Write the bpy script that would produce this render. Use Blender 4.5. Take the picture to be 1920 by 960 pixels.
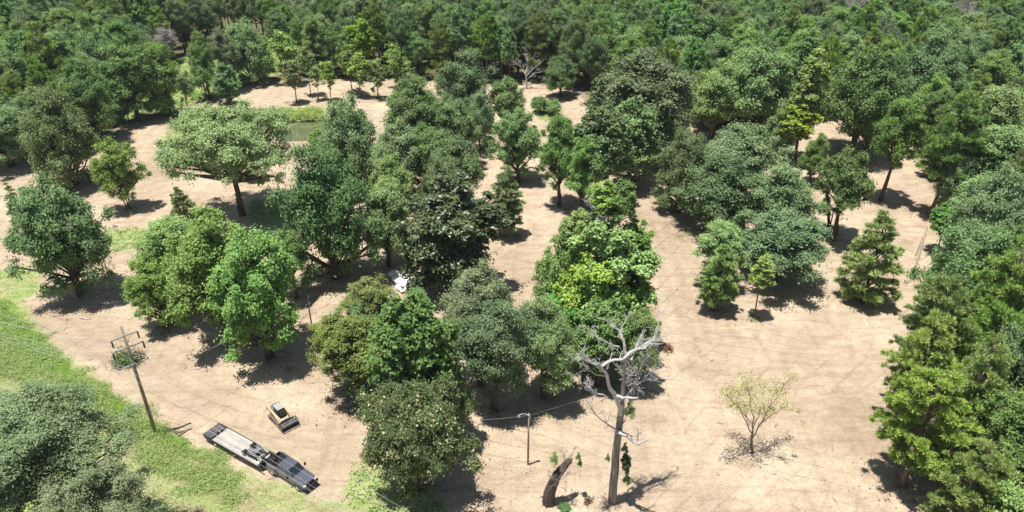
import bpy, math, random
import numpy as np
from mathutils import Vector, Matrix
R = math.radians
sc = bpy.context.scene
for o in list(bpy.data.objects): bpy.data.objects.remove(o)

# ------------------------------------------------------------------ camera
H, PITCH, F = 65.0, R(30.0), 1371.0            # height in metres, tilt below the horizon, focal length in photo pixels
cam = bpy.data.objects.new('camera', bpy.data.cameras.new('camera'))
sc.collection.objects.link(cam); sc.camera = cam
cam.location = (0, 0, H); cam.rotation_euler = (math.pi/2 - PITCH, 0, 0)
cam.data.sensor_width = 36; cam.data.lens = 36*F/1920
cam.data.clip_start = 0.5; cam.data.clip_end = 9000
sc.render.resolution_x, sc.render.resolution_y = 1024, 512
# ------------------------------------------------------------------ sun and sky
SUN_EL = R(80.0)
SUN_DIR = Vector((-math.cos(SUN_EL)*0.93, -math.cos(SUN_EL)*0.37, math.sin(SUN_EL))).normalized()   # towards the sun
w = bpy.data.worlds.new('World'); sc.world = w; w.use_nodes = True
nt = w.node_tree; nt.nodes.clear()
sky = nt.nodes.new('ShaderNodeTexSky'); sky.sky_type = 'NISHITA'; sky.sun_disc = False
sky.sun_elevation = SUN_EL; sky.sun_rotation = math.atan2(SUN_DIR.x, SUN_DIR.y)
bg = nt.nodes.new('ShaderNodeBackground'); bg.inputs['Strength'].default_value = 0.062
wo = nt.nodes.new('ShaderNodeOutputWorld')
nt.links.new(sky.outputs[0], bg.inputs[0]); nt.links.new(bg.outputs[0], wo.inputs[0])
sl = bpy.data.lights.new('sun', 'SUN'); sl.energy = 5.0; sl.angle = R(0.5); sl.color = (1.0, 0.955, 0.89)
sun = bpy.data.objects.new('sun', sl); sc.collection.objects.link(sun)
sun.rotation_euler = SUN_DIR.to_track_quat('Z', 'Y').to_euler(); sun.location = (0, 100, 120)
sc.view_settings.view_transform = 'Standard'; sc.view_settings.look = 'None'
sc.view_settings.exposure = 0.58; sc.view_settings.gamma = 1.0; sc.view_settings.use_curve_mapping = False
sc.render.engine = 'CYCLES'
sc.cycles.max_bounces = 6; sc.cycles.diffuse_bounces = 3; sc.cycles.transparent_max_bounces = 6

# ------------------------------------------------------------------ helpers
SP, CP = math.sin(PITCH), math.cos(PITCH)
def ray(u, v):                                  # direction through a point of the photo
    a, b = (u-960)/F, (480-v)/F
    return Vector((a, CP + b*SP, -SP + b*CP))
def P(u, v, z=0.0):                             # where that ray meets the height z
    d = ray(u, v); t = (z-H)/d.z
    return Vector((d.x*t, d.y*t, z))
def PY(u, v, Y):                                # where that ray reaches the distance Y
    d = ray(u, v); t = Y/d.y
    return Vector((d.x*t, Y, H + d.z*t))
def proj(p):
    dz = p[2]-H; f = p[1]*CP - dz*SP
    return 960 + F*p[0]/f, 480 - F*(p[1]*SP + dz*CP)/f
def link(o): sc.collection.objects.link(o); return o
def tag(o, label=None, cat=None, group=None, kind=None):
    if label: o['label'] = label
    if cat: o['category'] = cat
    if group: o['group'] = group
    if kind: o['kind'] = kind
    return o
def empty(name, loc, rz=0.0):
    o = bpy.data.objects.new(name, None); link(o); o.location = loc; o.rotation_euler = (0, 0, rz)
    o.empty_display_size = 0.5
    return o
def mesh_np(name, V, Q, mat, tint=None, smooth=False):      # V (n,3); Q (m,k) faces of equal size
    V = np.asarray(V, dtype=np.float32); Q = np.asarray(Q, dtype=np.int32)
    k = Q.shape[1]; me = bpy.data.meshes.new(name)
    me.vertices.add(len(V)); me.vertices.foreach_set('co', V.ravel())
    me.loops.add(Q.size); me.loops.foreach_set('vertex_index', Q.ravel())
    me.polygons.add(len(Q)); me.polygons.foreach_set('loop_start', np.arange(0, Q.size, k, dtype=np.int32))
    try: me.polygons.foreach_set('loop_total', np.full(len(Q), k, dtype=np.int32))
    except Exception: pass
    me.update(calc_edges=True)
    if tint is not None:
        a = me.attributes.new('tint', 'FLOAT', 'POINT'); a.data.foreach_set('value', np.asarray(tint, dtype=np.float32))
    if smooth: me.polygons.foreach_set('use_smooth', np.ones(len(Q), dtype=bool))
    me.materials.append(mat)
    return me
def ob(name, me, parent=None, loc=None):
    o = bpy.data.objects.new(name, me); link(o)
    if parent: o.parent = parent
    if loc is not None: o.location = loc
    return o

class MB:                                        # collects shapes into one mesh
    def __init__(s): s.v = []; s.f = []
    def add(s, vs, fs):
        n = len(s.v); s.v += [tuple(p) for p in vs]; s.f += [tuple(i+n for i in f) for f in fs]; return s
    def box(s, c, d, rz=0.0, ry=0.0, taper=1.0):
        M = Matrix.Rotation(rz, 3, 'Z') @ Matrix.Rotation(ry, 3, 'Y'); vs = []
        for z in (-1, 1):
            k = taper if z > 0 else 1.0
            for x, y in ((-1, -1), (1, -1), (1, 1), (-1, 1)):
                vs.append(Vector(c) + M @ Vector((x*d[0]/2*k, y*d[1]/2*k, z*d[2]/2)))
        return s.add(vs, [(0,3,2,1), (4,5,6,7), (0,1,5,4), (1,2,6,5), (2,3,7,6), (3,0,4,7)])
    def tube(s, pts, rad, n=6, cap=True):
        pts = [Vector(p) for p in pts]
        if not hasattr(rad, '__len__'): rad = [rad]*len(pts)
        up = Vector((0.13, 0.27, 0.95)).normalized(); rings = []; prev = None
        for i, p in enumerate(pts):
            t = (pts[min(i+1, len(pts)-1)] - pts[max(i-1, 0)]).normalized()
            if prev is None: a = t.cross(up if abs(t.dot(up)) < 0.9 else Vector((1, 0, 0))).normalized()
            else: a = (prev - t*prev.dot(t)).normalized()
            b = t.cross(a); prev = a
            rings.append([p + (a*math.cos(2*math.pi*k/n) + b*math.sin(2*math.pi*k/n))*rad[i] for k in range(n)])
        vs = [q for r in rings for q in r]
        fs = [(i*n+k, i*n+(k+1) % n, (i+1)*n+(k+1) % n, (i+1)*n+k) for i in range(len(pts)-1) for k in range(n)]
        if cap: fs += [tuple(range(n))[::-1], tuple(range((len(pts)-1)*n, len(pts)*n))]
        return s.add(vs, fs)
    def loft(s, secs, close=True):               # cross-sections of equal point count
        n = len(secs[0]); vs = [p for q in secs for p in q]
        fs = [(i*n+k, i*n+(k+1) % n, (i+1)*n+(k+1) % n, (i+1)*n+k) for i in range(len(secs)-1) for k in range(n)]
        if close: fs += [tuple(range(n)), tuple(range((len(secs)-1)*n, len(secs)*n))[::-1]]
        return s.add(vs, fs)
    def build(s, name, mat, parent=None, smooth=False, bevel=0.0, loc=None):
        me = bpy.data.meshes.new(name); me.from_pydata(s.v, [], s.f); me.update()
        if smooth: me.polygons.foreach_set('use_smooth', [True]*len(me.polygons))
        me.materials.append(mat); o = ob(name, me, parent, loc)
        if bevel:
            b = o.modifiers.new('bevel', 'BEVEL'); b.width = bevel; b.segments = 2; b.limit_method = 'ANGLE'
        return o

# ------------------------------------------------------------------ materials
def nodes(name):
    m = bpy.data.materials.new(name); m.use_nodes = True; t = m.node_tree
    return m, t, t.nodes['Principled BSDF'], t.nodes, t.links
def ramp(t, stops, fac=None):
    r = t.nodes.new('ShaderNodeValToRGB'); e = r.color_ramp.elements
    while len(e) > len(stops): e.remove(e[-1])
    while len(e) < len(stops): e.new(0.5)
    for x, (p, c) in zip(e, stops): x.position = p; x.color = (*c, 1) if len(c) == 3 else c
    if fac is not None: t.links.new(fac, r.inputs[0])
    return r
def noise(t, scale, detail=4, rough=0.6, vec=None, stretch=None, rot=0.0, dist=0.0):
    n = t.nodes.new('ShaderNodeTexNoise'); n.inputs['Scale'].default_value = scale
    n.inputs['Detail'].default_value = detail; n.inputs['Roughness'].default_value = rough
    n.inputs['Distortion'].default_value = dist
    if vec is None:
        tc = t.nodes.new('ShaderNodeTexCoord'); vec = tc.outputs['Object']
    if stretch:
        mp = t.nodes.new('ShaderNodeMapping'); mp.inputs['Scale'].default_value = stretch
        mp.inputs['Rotation'].default_value = (0, 0, rot); t.links.new(vec, mp.inputs[0]); vec = mp.outputs[0]
    t.links.new(vec, n.inputs['Vector']); return n
def mix(t, fac, a, b, mode='MIX'):
    m = t.nodes.new('ShaderNodeMix'); m.data_type = 'RGBA'; m.blend_type = mode
    for s, x in ((0, fac), (6, a), (7, b)):
        if hasattr(x, 'links'): t.links.new(x, m.inputs[s])
        elif isinstance(x, (int, float)): m.inputs[s].default_value = x
        else: m.inputs[s].default_value = (*x, 1)
    return m.outputs[2]
def math_n(t, op, a, b=0.0, clamp=False):
    m = t.nodes.new('ShaderNodeMath'); m.operation = op; m.use_clamp = clamp
    for s, x in ((0, a), (1, b)):
        if hasattr(x, 'links'): t.links.new(x, m.inputs[s])
        else: m.inputs[s].default_value = x
    return m.outputs[0]

def leaf_mat(name, dark, light, var=0.5, rough=0.6, spec=0.15, trans=0.30, odd=None):
    m, t, b, N, L = nodes(name)
    at = N.new('ShaderNodeAttribute'); at.attribute_name = 'tint'
    c = ramp(t, [(0.0, dark), (1.0, light)] if odd is None else [(0.0, dark), (0.9, light), (0.955, odd)], at.outputs['Fac'])
    oi = N.new('ShaderNodeObjectInfo')
    hs = N.new('ShaderNodeHueSaturation'); L.new(c.outputs[0], hs.inputs['Color'])
    h = math_n(t, 'MULTIPLY_ADD', oi.outputs['Random'], 0.035); h.node.inputs[2].default_value = 0.485; L.new(h, hs.inputs['Hue'])
    r2 = math_n(t, 'FRACT', math_n(t, 'MULTIPLY', oi.outputs['Random'], 7.31))
    v = math_n(t, 'MULTIPLY_ADD', r2, var); v.node.inputs[2].default_value = 1.12 - var/2; L.new(v, hs.inputs['Value'])
    r3 = math_n(t, 'FRACT', math_n(t, 'MULTIPLY', oi.outputs['Random'], 13.7))
    s = math_n(t, 'MULTIPLY_ADD', r3, 0.3); s.node.inputs[2].default_value = 0.84; L.new(s, hs.inputs['Saturation'])
    L.new(hs.outputs[0], b.inputs['Base Color']); b.inputs['Roughness'].default_value = rough
    b.inputs['Specular IOR Level'].default_value = spec
    tr = N.new('ShaderNodeBsdfTranslucent'); L.new(mix(t, 1.0, hs.outputs[0], (1.12, 1.2, 0.92), 'MULTIPLY'), tr.inputs[0])
    mx = N.new('ShaderNodeMixShader'); mx.inputs[0].default_value = trans
    L.new(b.outputs[0], mx.inputs[1]); L.new(tr.outputs[0], mx.inputs[2]); L.new(mx.outputs[0], N['Material Output'].inputs[0])
    return m
def bark_mat(name, a, b_, scale=3.0, rough=0.9):
    m, t, b, N, L = nodes(name)
    n = noise(t, scale, 6, 0.7, stretch=(1, 1, 0.15)); r = ramp(t, [(0.3, a), (0.7, b_)], n.outputs[0])
    L.new(r.outputs[0], b.inputs['Base Color']); b.inputs['Roughness'].default_value = rough
    bu = N.new('ShaderNodeBump'); bu.inputs['Strength'].default_value = 0.6; bu.inputs['Distance'].default_value = 0.05
    L.new(n.outputs[0], bu.inputs['Height']); L.new(bu.outputs[0], b.inputs['Normal'])
    return m
def plain(name, c, rough=0.6, metal=0.0, spot=0.25, scale=2.0, spec=0.4, coat=0.0, trans=0.0):
    m, t, b, N, L = nodes(name)
    n = noise(t, scale, 5, 0.65); k = 1-spot
    r = ramp(t, [(0.3, tuple(x*k for x in c)), (0.7, tuple(min(1, x*(1+spot*0.6)) for x in c))], n.outputs[0])
    L.new(r.outputs[0], b.inputs['Base Color']); b.inputs['Roughness'].default_value = rough
    b.inputs['Metallic'].default_value = metal; b.inputs['Specular IOR Level'].default_value = spec
    b.inputs['Coat Weight'].default_value = coat
    return m

LEAF = {
 'oak':      leaf_mat('oak_leaves', (0.088, 0.153, 0.061), (0.271, 0.373, 0.156)),
 'elm':      leaf_mat('elm_leaves', (0.115, 0.192, 0.061), (0.322, 0.446, 0.156)),
 'gum':      leaf_mat('sweetgum_leaves', (0.081, 0.172, 0.050), (0.243, 0.390, 0.119), spec=0.4),
 'lime':     leaf_mat('yellow_green_leaves', (0.170, 0.270, 0.040), (0.380, 0.500, 0.100)),
 'vine':     leaf_mat('vine_leaves', (0.140, 0.235, 0.050), (0.370, 0.500, 0.140)),
 'pgrey':    leaf_mat('grey_needles', (0.090, 0.142, 0.058), (0.250, 0.335, 0.145), trans=0.15, var=0.1),
 'willow':   leaf_mat('pale_leaves', (0.200, 0.280, 0.085), (0.440, 0.530, 0.210), var=0.1),
 'magnolia': leaf_mat('glossy_leaves', (0.018, 0.040, 0.013), (0.115, 0.155, 0.050), rough=0.42, spec=0.5, trans=0.06),
 'mimosa':   leaf_mat('feathery_leaves', (0.060, 0.098, 0.040), (0.165, 0.215, 0.085), var=0.1, odd=(0.58, 0.50, 0.30)),
 'cedar':    leaf_mat('olive_foliage', (0.107, 0.153, 0.041), (0.294, 0.350, 0.107), trans=0.12),
 'live':     leaf_mat('grey_green_leaves', (0.124, 0.186, 0.084), (0.311, 0.395, 0.186)),
 'pine':     leaf_mat('pine_needles', (0.124, 0.203, 0.056), (0.384, 0.492, 0.147), trans=0.15),
 'sparse':   leaf_mat('yellowing_leaves', (0.300, 0.290, 0.100), (0.520, 0.480, 0.220), var=0.1),
 'grey':     leaf_mat('grey_twigs', (0.150, 0.135, 0.128), (0.330, 0.300, 0.285), trans=0.0),
 'brown':    leaf_mat('dry_brown_leaves', (0.150, 0.072, 0.040), (0.330, 0.175, 0.105)),
}
BARK = bark_mat('dark_bark', (0.035, 0.026, 0.020), (0.105, 0.082, 0.066))
BARK2 = bark_mat('brown_bark', (0.085, 0.058, 0.042), (0.21, 0.155, 0.12))
DEADW = bark_mat('bleached_wood', (0.30, 0.29, 0.285), (0.58, 0.57, 0.56), 1.2)
DEADB = bark_mat('weathered_bark', (0.065, 0.058, 0.055), (0.33, 0.305, 0.285), 2.5)
POLE = bark_mat('weathered_pole', (0.17, 0.14, 0.11), (0.36, 0.30, 0.24), 2.0)

# ------------------------------------------------------------------ ground
def poly(pts): return np.array([[P(u, v).x, P(u, v).y] for u, v in pts])
def sdist(X, Y, pg):                              # signed distance, positive inside
    x, y = X.ravel(), Y.ravel(); n = len(pg); d = np.full(x.shape, 1e9); ins = np.zeros(x.shape, bool)
    for i in range(n):
        a, b = pg[i], pg[(i+1) % n]; e = b-a
        t = np.clip(((x-a[0])*e[0] + (y-a[1])*e[1])/max(1e-9, e@e), 0, 1)
        d = np.minimum(d, np.hypot(x-a[0]-t*e[0], y-a[1]-t*e[1]))
        c = ((a[1] > y) != (b[1] > y)) & (x < (b[0]-a[0])*(y-a[1])/(b[1]-a[1]+1e-12) + a[0]); ins ^= c
    return np.where(ins, d, -d).reshape(X.shape)
VERGE = poly([(-500,440),(0,508),(45,500),(82,512),(70,545),(40,572),(62,600),(110,655),(168,704),(215,738),(262,772),(300,798),(345,822),(390,846),(440,878),(500,902),(560,918),(600,940),(640,938),(676,945),(690,985),(640,1100),(300,1500),(-1500,1500)])
LUSH = poly([(-300,440),(0,560),(60,608),(150,700),(230,745),(300,800),(340,822),(395,852),(425,880),(470,930),(440,960),(330,905),(240,850),(150,790),(60,730),(-300,620)])
GRASS = [poly([(655,880),(690,855),(735,880),(800,912),(832,940),(850,1000),(700,1000),(640,935)]),
         poly([(330,212),(352,214),(345,262),(352,300),(322,296),(308,262),(312,232)]),
         poly([(440,206),(600,203),(612,224),(520,228),(505,238),(430,236)]),
         poly([(190,432),(240,425),(300,428),(300,452),(210,476)]), poly([(468,378),(530,372),(580,392),(560,438),(470,420)]),
         poly([(180,235),(225,205),(235,165),(330,112),(400,90),(520,88),(530,100),(525,140),(440,158),(400,178),(350,197),(280,214),(240,232)]),
         poly([(1020,190),(1050,200),(1060,225),(1020,228),(1000,215)])]
POND = poly([(524,224),(600,223),(640,232),(645,248),(600,262),(540,262),(505,250),(508,234)])
FOREST_PX = [(-2500,200),(-500,290),(0,292),(60,286),(150,300),(196,255),(262,222),(330,206),(372,196),(425,178),(470,152),(560,150),(640,150),(760,150),(860,150),(930,158),(985,158),(1090,166),(1110,200),(1300,225),(1345,262),(1400,250),(1480,238),(1560,222),(1690,240),(1745,330),(1790,410),(1830,470),(1880,540),(1800,545),(1735,600),(1745,700),(1730,790),(1700,850),(1770,930),(1860,1010),(2400,1200),(4000,900),(4000,-120),(-2500,-120)]
FOREST = poly(FOREST_PX)
rg = np.random.default_rng(11)
def gz_np(x, y):
    z = 0.16*np.sin(x*0.11+1.3)*np.cos(y*0.09) + 0.10*np.sin(x*0.31+y*0.17) + 0.05*np.sin(x*0.9-y*0.7)*np.cos(y*0.55)
    return z
def ground_z(x, y): return float(gz_np(np.array(x), np.array(y)))
def G(u, v): p = P(u, v); p.z = ground_z(p.x, p.y); return p
gx = np.concatenate([[-6000,-2500,-1200,-600,-350,-250], np.arange(-200, 201, 1.0), [250,350,600,1200,2500,6000]])
gy = np.concatenate([[-2500,-600,-150,-40,0,15], np.arange(24, 292, 1.0), [310,350,450,700,1500,3500,8000]])
GX, GY = np.meshgrid(gx, gy); GZ = gz_np(GX, GY)
pd_ = sdist(GX, GY, POND); GZ -= 1.4*np.clip((pd_+0.6)/2.5, 0, 1)
vd = sdist(GX, GY, VERGE); GZ += 0.25*np.clip(vd/4, 0, 1)*np.clip((30-vd)/20, 0, 1)
gr = np.clip(vd/2.4+0.5, 0, 1)
for g_ in GRASS: gr = np.maximum(gr, 0.8*np.clip(sdist(GX, GY, g_)/3.0+0.5, 0, 1))
lu = np.clip(sdist(GX, GY, LUSH)/3.0+0.5, 0, 1)
fo = np.clip(sdist(GX, GY, FOREST)/6.0+0.5, 0, 1)*(1-gr)
def line_dist(X, Y, pts):
    q = poly(pts); d = np.full(X.shape, 1e9)
    for a, b_ in zip(q, q[1:]):
        e = b_-a; t0 = np.clip(((X-a[0])*e[0] + (Y-a[1])*e[1])/(e@e), 0, 1); d = np.minimum(d, np.hypot(X-a[0]-t0*e[0], Y-a[1]-t0*e[1]))
    return d
tra = np.zeros_like(GX)
for pts, w_ in (([(-300,560),(-60,640),(60,712),(190,812),(400,905),(560,962),(700,1000)], 1), ([(-300,600),(-60,680),(40,735),(165,840),(350,930),(480,990)], 1), ([(-100,560),(20,540),(90,512)], 0.8),
                ([(80,590),(200,660),(330,740),(470,800),(600,850),(700,870)], 0.7), ([(110,580),(240,650),(380,725),(520,790),(660,840)], 0.6), ([(600,700),(640,760),(640,840),(600,900)], 0.6),
                ([(1235,420),(1270,560),(1330,660),(1460,760),(1700,860)], 0.7), ([(1262,420),(1300,550),(1370,640),(1500,730),(1700,800)], 0.6), ([(1300,690),(1380,720),(1520,790),(1690,850)], 0.6),
                ([(1440,560),(1500,535),(1560,560),(1570,610),(1500,640)], 0.5), ([(1290,960),(1340,860),(1400,700),(1440,620)], 0.5), ([(1330,960),(1380,860),(1440,700),(1480,620)], 0.5),
                ([(250,420),(300,340),(290,280),(330,230)], 0.6), ([(230,400),(262,340),(262,290),(300,240)], 0.5), ([(960,480),(990,540),(1000,600)], 0.5), ([(0,350),(100,330),(200,260)], 0.5), ([(900,900),(1000,900),(1100,880)], 0.4)):
    dd_ = line_dist(GX, GY, pts); tra = np.maximum(tra, w_*np.maximum(np.clip(1.25-np.abs(dd_-1.2), 0, 1), 0.25*np.clip(2.5-dd_, 0, 1)))
nx, ny = len(gx), len(gy)
idx = np.arange(nx*ny).reshape(ny, nx)
Q = np.stack([idx[:-1,:-1], idx[:-1,1:], idx[1:,1:], idx[1:,:-1]], -1).reshape(-1, 4)
m, t, b, N, L = nodes('cleared_ground')
tc = N.new('ShaderNodeTexCoord').outputs['Object']
big = noise(t, 0.05, 5, 0.6, tc); mid = noise(t, 0.35, 6, 0.65, tc, dist=0.6); fine = noise(t, 3.2, 5, 0.75, tc)
streak = noise(t, 0.55, 5, 0.65, tc, (0.22, 1.3, 1), R(-24), 1.2); streak2 = noise(t, 0.5, 5, 0.65, tc, (1.7, 0.2, 1), R(28), 0.5)
chip = noise(t, 9.0, 2, 0.9, tc, (0.5, 1.4, 1), R(30))
s1 = ramp(t, [(0.34, (0.405,0.325,0.238)), (0.5, (0.472,0.386,0.284)), (0.66, (0.532,0.446,0.332))], big.outputs[0]).outputs[0]
s2 = ramp(t, [(0.32, (0.84,0.80,0.78)), (0.50, (0.98,0.97,0.965)), (0.68, (1.07,1.08,1.07))], mid.outputs[0]).outputs[0]
s3 = ramp(t, [(0.34, (0.86,0.83,0.81)), (0.48, (1,1,1)), (0.68, (1.09,1.10,1.08))], streak.outputs[0]).outputs[0]
s4 = ramp(t, [(0.30, (0.90,0.88,0.87)), (0.49, (1,1,1)), (0.70, (1.04,1.04,1.03))], streak2.outputs[0]).outputs[0]
s5 = ramp(t, [(0.32, (0.80,0.78,0.76)), (0.52, (1.0,1.0,1.0)), (0.72, (1.12,1.13,1.12))], fine.outputs[0]).outputs[0]
s6 = ramp(t, [(0.62, (1,1,1)), (0.72, (1.28,1.30,1.25))], chip.outputs[0]).outputs[0]
c = s1
for s in (s2, s3, s4, s5, s6): c = mix(t, 1.0, c, s, 'MULTIPLY')
def wheel_ruts(c, rot, off, wid, k):                 # two dark parallel lines in the soil every so often
    mp = N.new('ShaderNodeMapping'); mp.inputs['Rotation'].default_value = (0, 0, rot); L.new(tc, mp.inputs[0])
    wn = noise(t, 0.045, 2, 0.5, tc)
    va = N.new('ShaderNodeVectorMath'); va.operation = 'MULTIPLY_ADD'; L.new(wn.outputs['Color'], va.inputs[0])
    va.inputs[1].default_value = (wid*0.8, wid*0.8, 0); L.new(mp.outputs[0], va.inputs[2])
    wv = N.new('ShaderNodeTexWave'); wv.wave_type = 'BANDS'; wv.bands_direction = 'Y'; wv.inputs['Scale'].default_value = off
    wv.inputs['Distortion'].default_value = 1.5; wv.inputs['Detail'].default_value = 3; wv.inputs['Detail Scale'].default_value = 0.3
    L.new(va.outputs[0], wv.inputs['Vector'])
    rr = ramp(t, [(0.0, (0.84,0.81,0.79)), (0.05, (0.97,0.96,0.96)), (0.1, (1,1,1))], wv.outputs['Fac']).outputs[0]
    msk = ramp(t, [(0.46, (0,0,0)), (0.60, (1,1,1))], noise(t, 0.04, 3, 0.6, tc, (1, 1, 1), k).outputs[0]).outputs[0]
    return mix(t, msk, c, mix(t, 1.0, c, rr, 'MULTIPLY'))
tk_ = N.new('ShaderNodeAttribute'); tk_.attribute_name = 'track'
tkm = math_n(t, 'MULTIPLY', tk_.outputs['Fac'], ramp(t, [(0.35, (0.2,0.2,0.2)), (0.6, (1,1,1))], mid.outputs[0]).outputs[0])
c = mix(t, tkm, c, mix(t, 1.0, c, (0.70, 0.65, 0.61), 'MULTIPLY'))
c = wheel_ruts(c, R(24), 0.14, 9, 0.4); c = wheel_ruts(c, R(-50), 0.11, 9, 2.1)
# leaf litter in the woods
lit = ramp(t, [(0.3, (0.070,0.055,0.032)), (0.5, (0.13,0.105,0.06)), (0.62, (0.09,0.13,0.045))], noise(t, 0.8, 6, 0.7, tc).outputs[0]).outputs[0]
gcol = ramp(t, [(0.26, (0.175,0.240,0.080)), (0.44, (0.250,0.335,0.105)), (0.56, (0.345,0.400,0.170)), (0.72, (0.47,0.43,0.29))], noise(t, 0.5, 6, 0.7, tc, (0.5, 1.3, 1), R(-42)).outputs[0]).outputs[0]
lcol = ramp(t, [(0.30, (0.060,0.110,0.018)), (0.5, (0.120,0.200,0.030)), (0.72, (0.215,0.290,0.055))], noise(t, 0.7, 6, 0.75, tc).outputs[0]).outputs[0]
gcol = mix(t, 1.0, gcol, s5, 'MULTIPLY'); lcol = mix(t, 1.0, lcol, s5, 'MULTIPLY')
def att(nm, sharp, nz):
    a = N.new('ShaderNodeAttribute'); a.attribute_name = nm
    d = math_n(t, 'MULTIPLY', math_n(t, 'SUBTRACT', nz, 0.5), sharp[1])
    e = math_n(t, 'MULTIPLY', math_n(t, 'SUBTRACT', math_n(t, 'ADD', a.outputs['Fac'], d), 0.5), sharp[0])
    return math_n(t, 'ADD', e, 0.5, True)
edge = noise(t, 0.5, 7, 0.7, tc).outputs[0]
c = mix(t, att('forest', (1.6, 1.0), edge), c, lit)
c = mix(t, math_n(t, 'MULTIPLY', att('grass', (2.4, 2.2), edge), math_n(t, 'SUBTRACT', 1.0, math_n(t, 'MULTIPLY', tkm, 0.95))), c, mix(t, att('lush', (2.0, 1.0), edge), gcol, lcol))
L.new(c, b.inputs['Base Color']); b.inputs['Roughness'].default_value = 0.97; b.inputs['Specular IOR Level'].default_value = 0.1
bu = N.new('ShaderNodeBump'); bu.inputs['Strength'].default_value = 0.9; bu.inputs['Distance'].default_value = 0.12
hh = math_n(t, 'ADD', math_n(t, 'ADD', math_n(t, 'MULTIPLY', fine.outputs[0], 0.6), streak.outputs[0]), chip.outputs[0])
L.new(hh, bu.inputs['Height']); L.new(bu.outputs[0], b.inputs['Normal'])
me = mesh_np('ground', np.stack([GX, GY, GZ], -1).reshape(-1, 3), Q, m, smooth=True)
for nm, arr in (('grass', gr), ('lush', lu), ('forest', fo), ('track', tra)):
    a = me.attributes.new(nm, 'FLOAT', 'POINT'); a.data.foreach_set('value', arr.astype(np.float32).ravel())
tag(ob('ground', me), 'pale tan cleared ground with green verge and leaf litter', kind='structure')
# pond
m, t, b, N, L = nodes('pond_water')
r_ = ramp(t, [(0.35, (0.085,0.105,0.045)), (0.65, (0.14,0.155,0.085))], noise(t, 0.2, 3).outputs[0]); L.new(r_.outputs[0], b.inputs['Base Color'])
b.inputs['Roughness'].default_value = 0.03; bu = N.new('ShaderNodeBump'); bu.inputs['Strength'].default_value = 0.05
L.new(noise(t, 2.5, 3, stretch=(1, 2, 1)).outputs[0], bu.inputs['Height']); L.new(bu.outputs[0], b.inputs['Normal'])
pc = POND.mean(0); pw = (POND-pc)*1.06 + pc; wb = MB(); wb.add([(p[0], p[1], -0.42) for p in pw], [tuple(range(len(pw)))[::-1]])
tag(wb.build('pond_water', m), 'olive green pond water behind the spreading pale tree', kind='structure')

# ------------------------------------------------------------------ foliage
def unit(v): return v/np.maximum(1e-9, np.linalg.norm(v, axis=-1, keepdims=True))
def leaves(c, n, size, aspect, rng, tint):         # diamond leaves: c (N,3), n normals
    N_ = len(c); r = rng.normal(size=(N_, 3)); t_ = unit(np.cross(n, r)); b_ = np.cross(n, t_)
    s = (size*rng.uniform(0.65, 1.35, N_))[:, None]
    bend = n*s*0.18
    V = np.stack([c - t_*s, c - b_*s*aspect + bend, c + t_*s, c + b_*s*aspect + bend], 1).reshape(-1, 3)
    return V, np.arange(4*N_).reshape(-1, 4), np.repeat(tint, 4)
def leaves3(c, n, size, aspect, rng, tint):        # three-cornered leaves
    N_ = len(c); r = rng.normal(size=(N_, 3)); t_ = unit(np.cross(n, r)); b_ = np.cross(n, t_); s = (size*rng.uniform(0.6, 1.4, N_))[:, None]
    V = np.stack([c - t_*s - b_*s*aspect*0.8, c + t_*s*1.1, c - t_*s*0.5 + b_*s*aspect*1.4], 1).reshape(-1, 3)
    return V, np.arange(3*N_).reshape(-1, 3), np.repeat(tint, 3)
def fib(n, rng, zmin=-0.45):
    i = np.arange(n); z = zmin + (1-zmin)*(i+0.5)/n; a = i*2.39996 + rng.uniform(0, 6); r = np.sqrt(np.maximum(0, 1-z*z))
    return unit(np.stack([r*np.cos(a), r*np.sin(a), z], 1) + rng.normal(size=(n, 3))*0.17)
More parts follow.
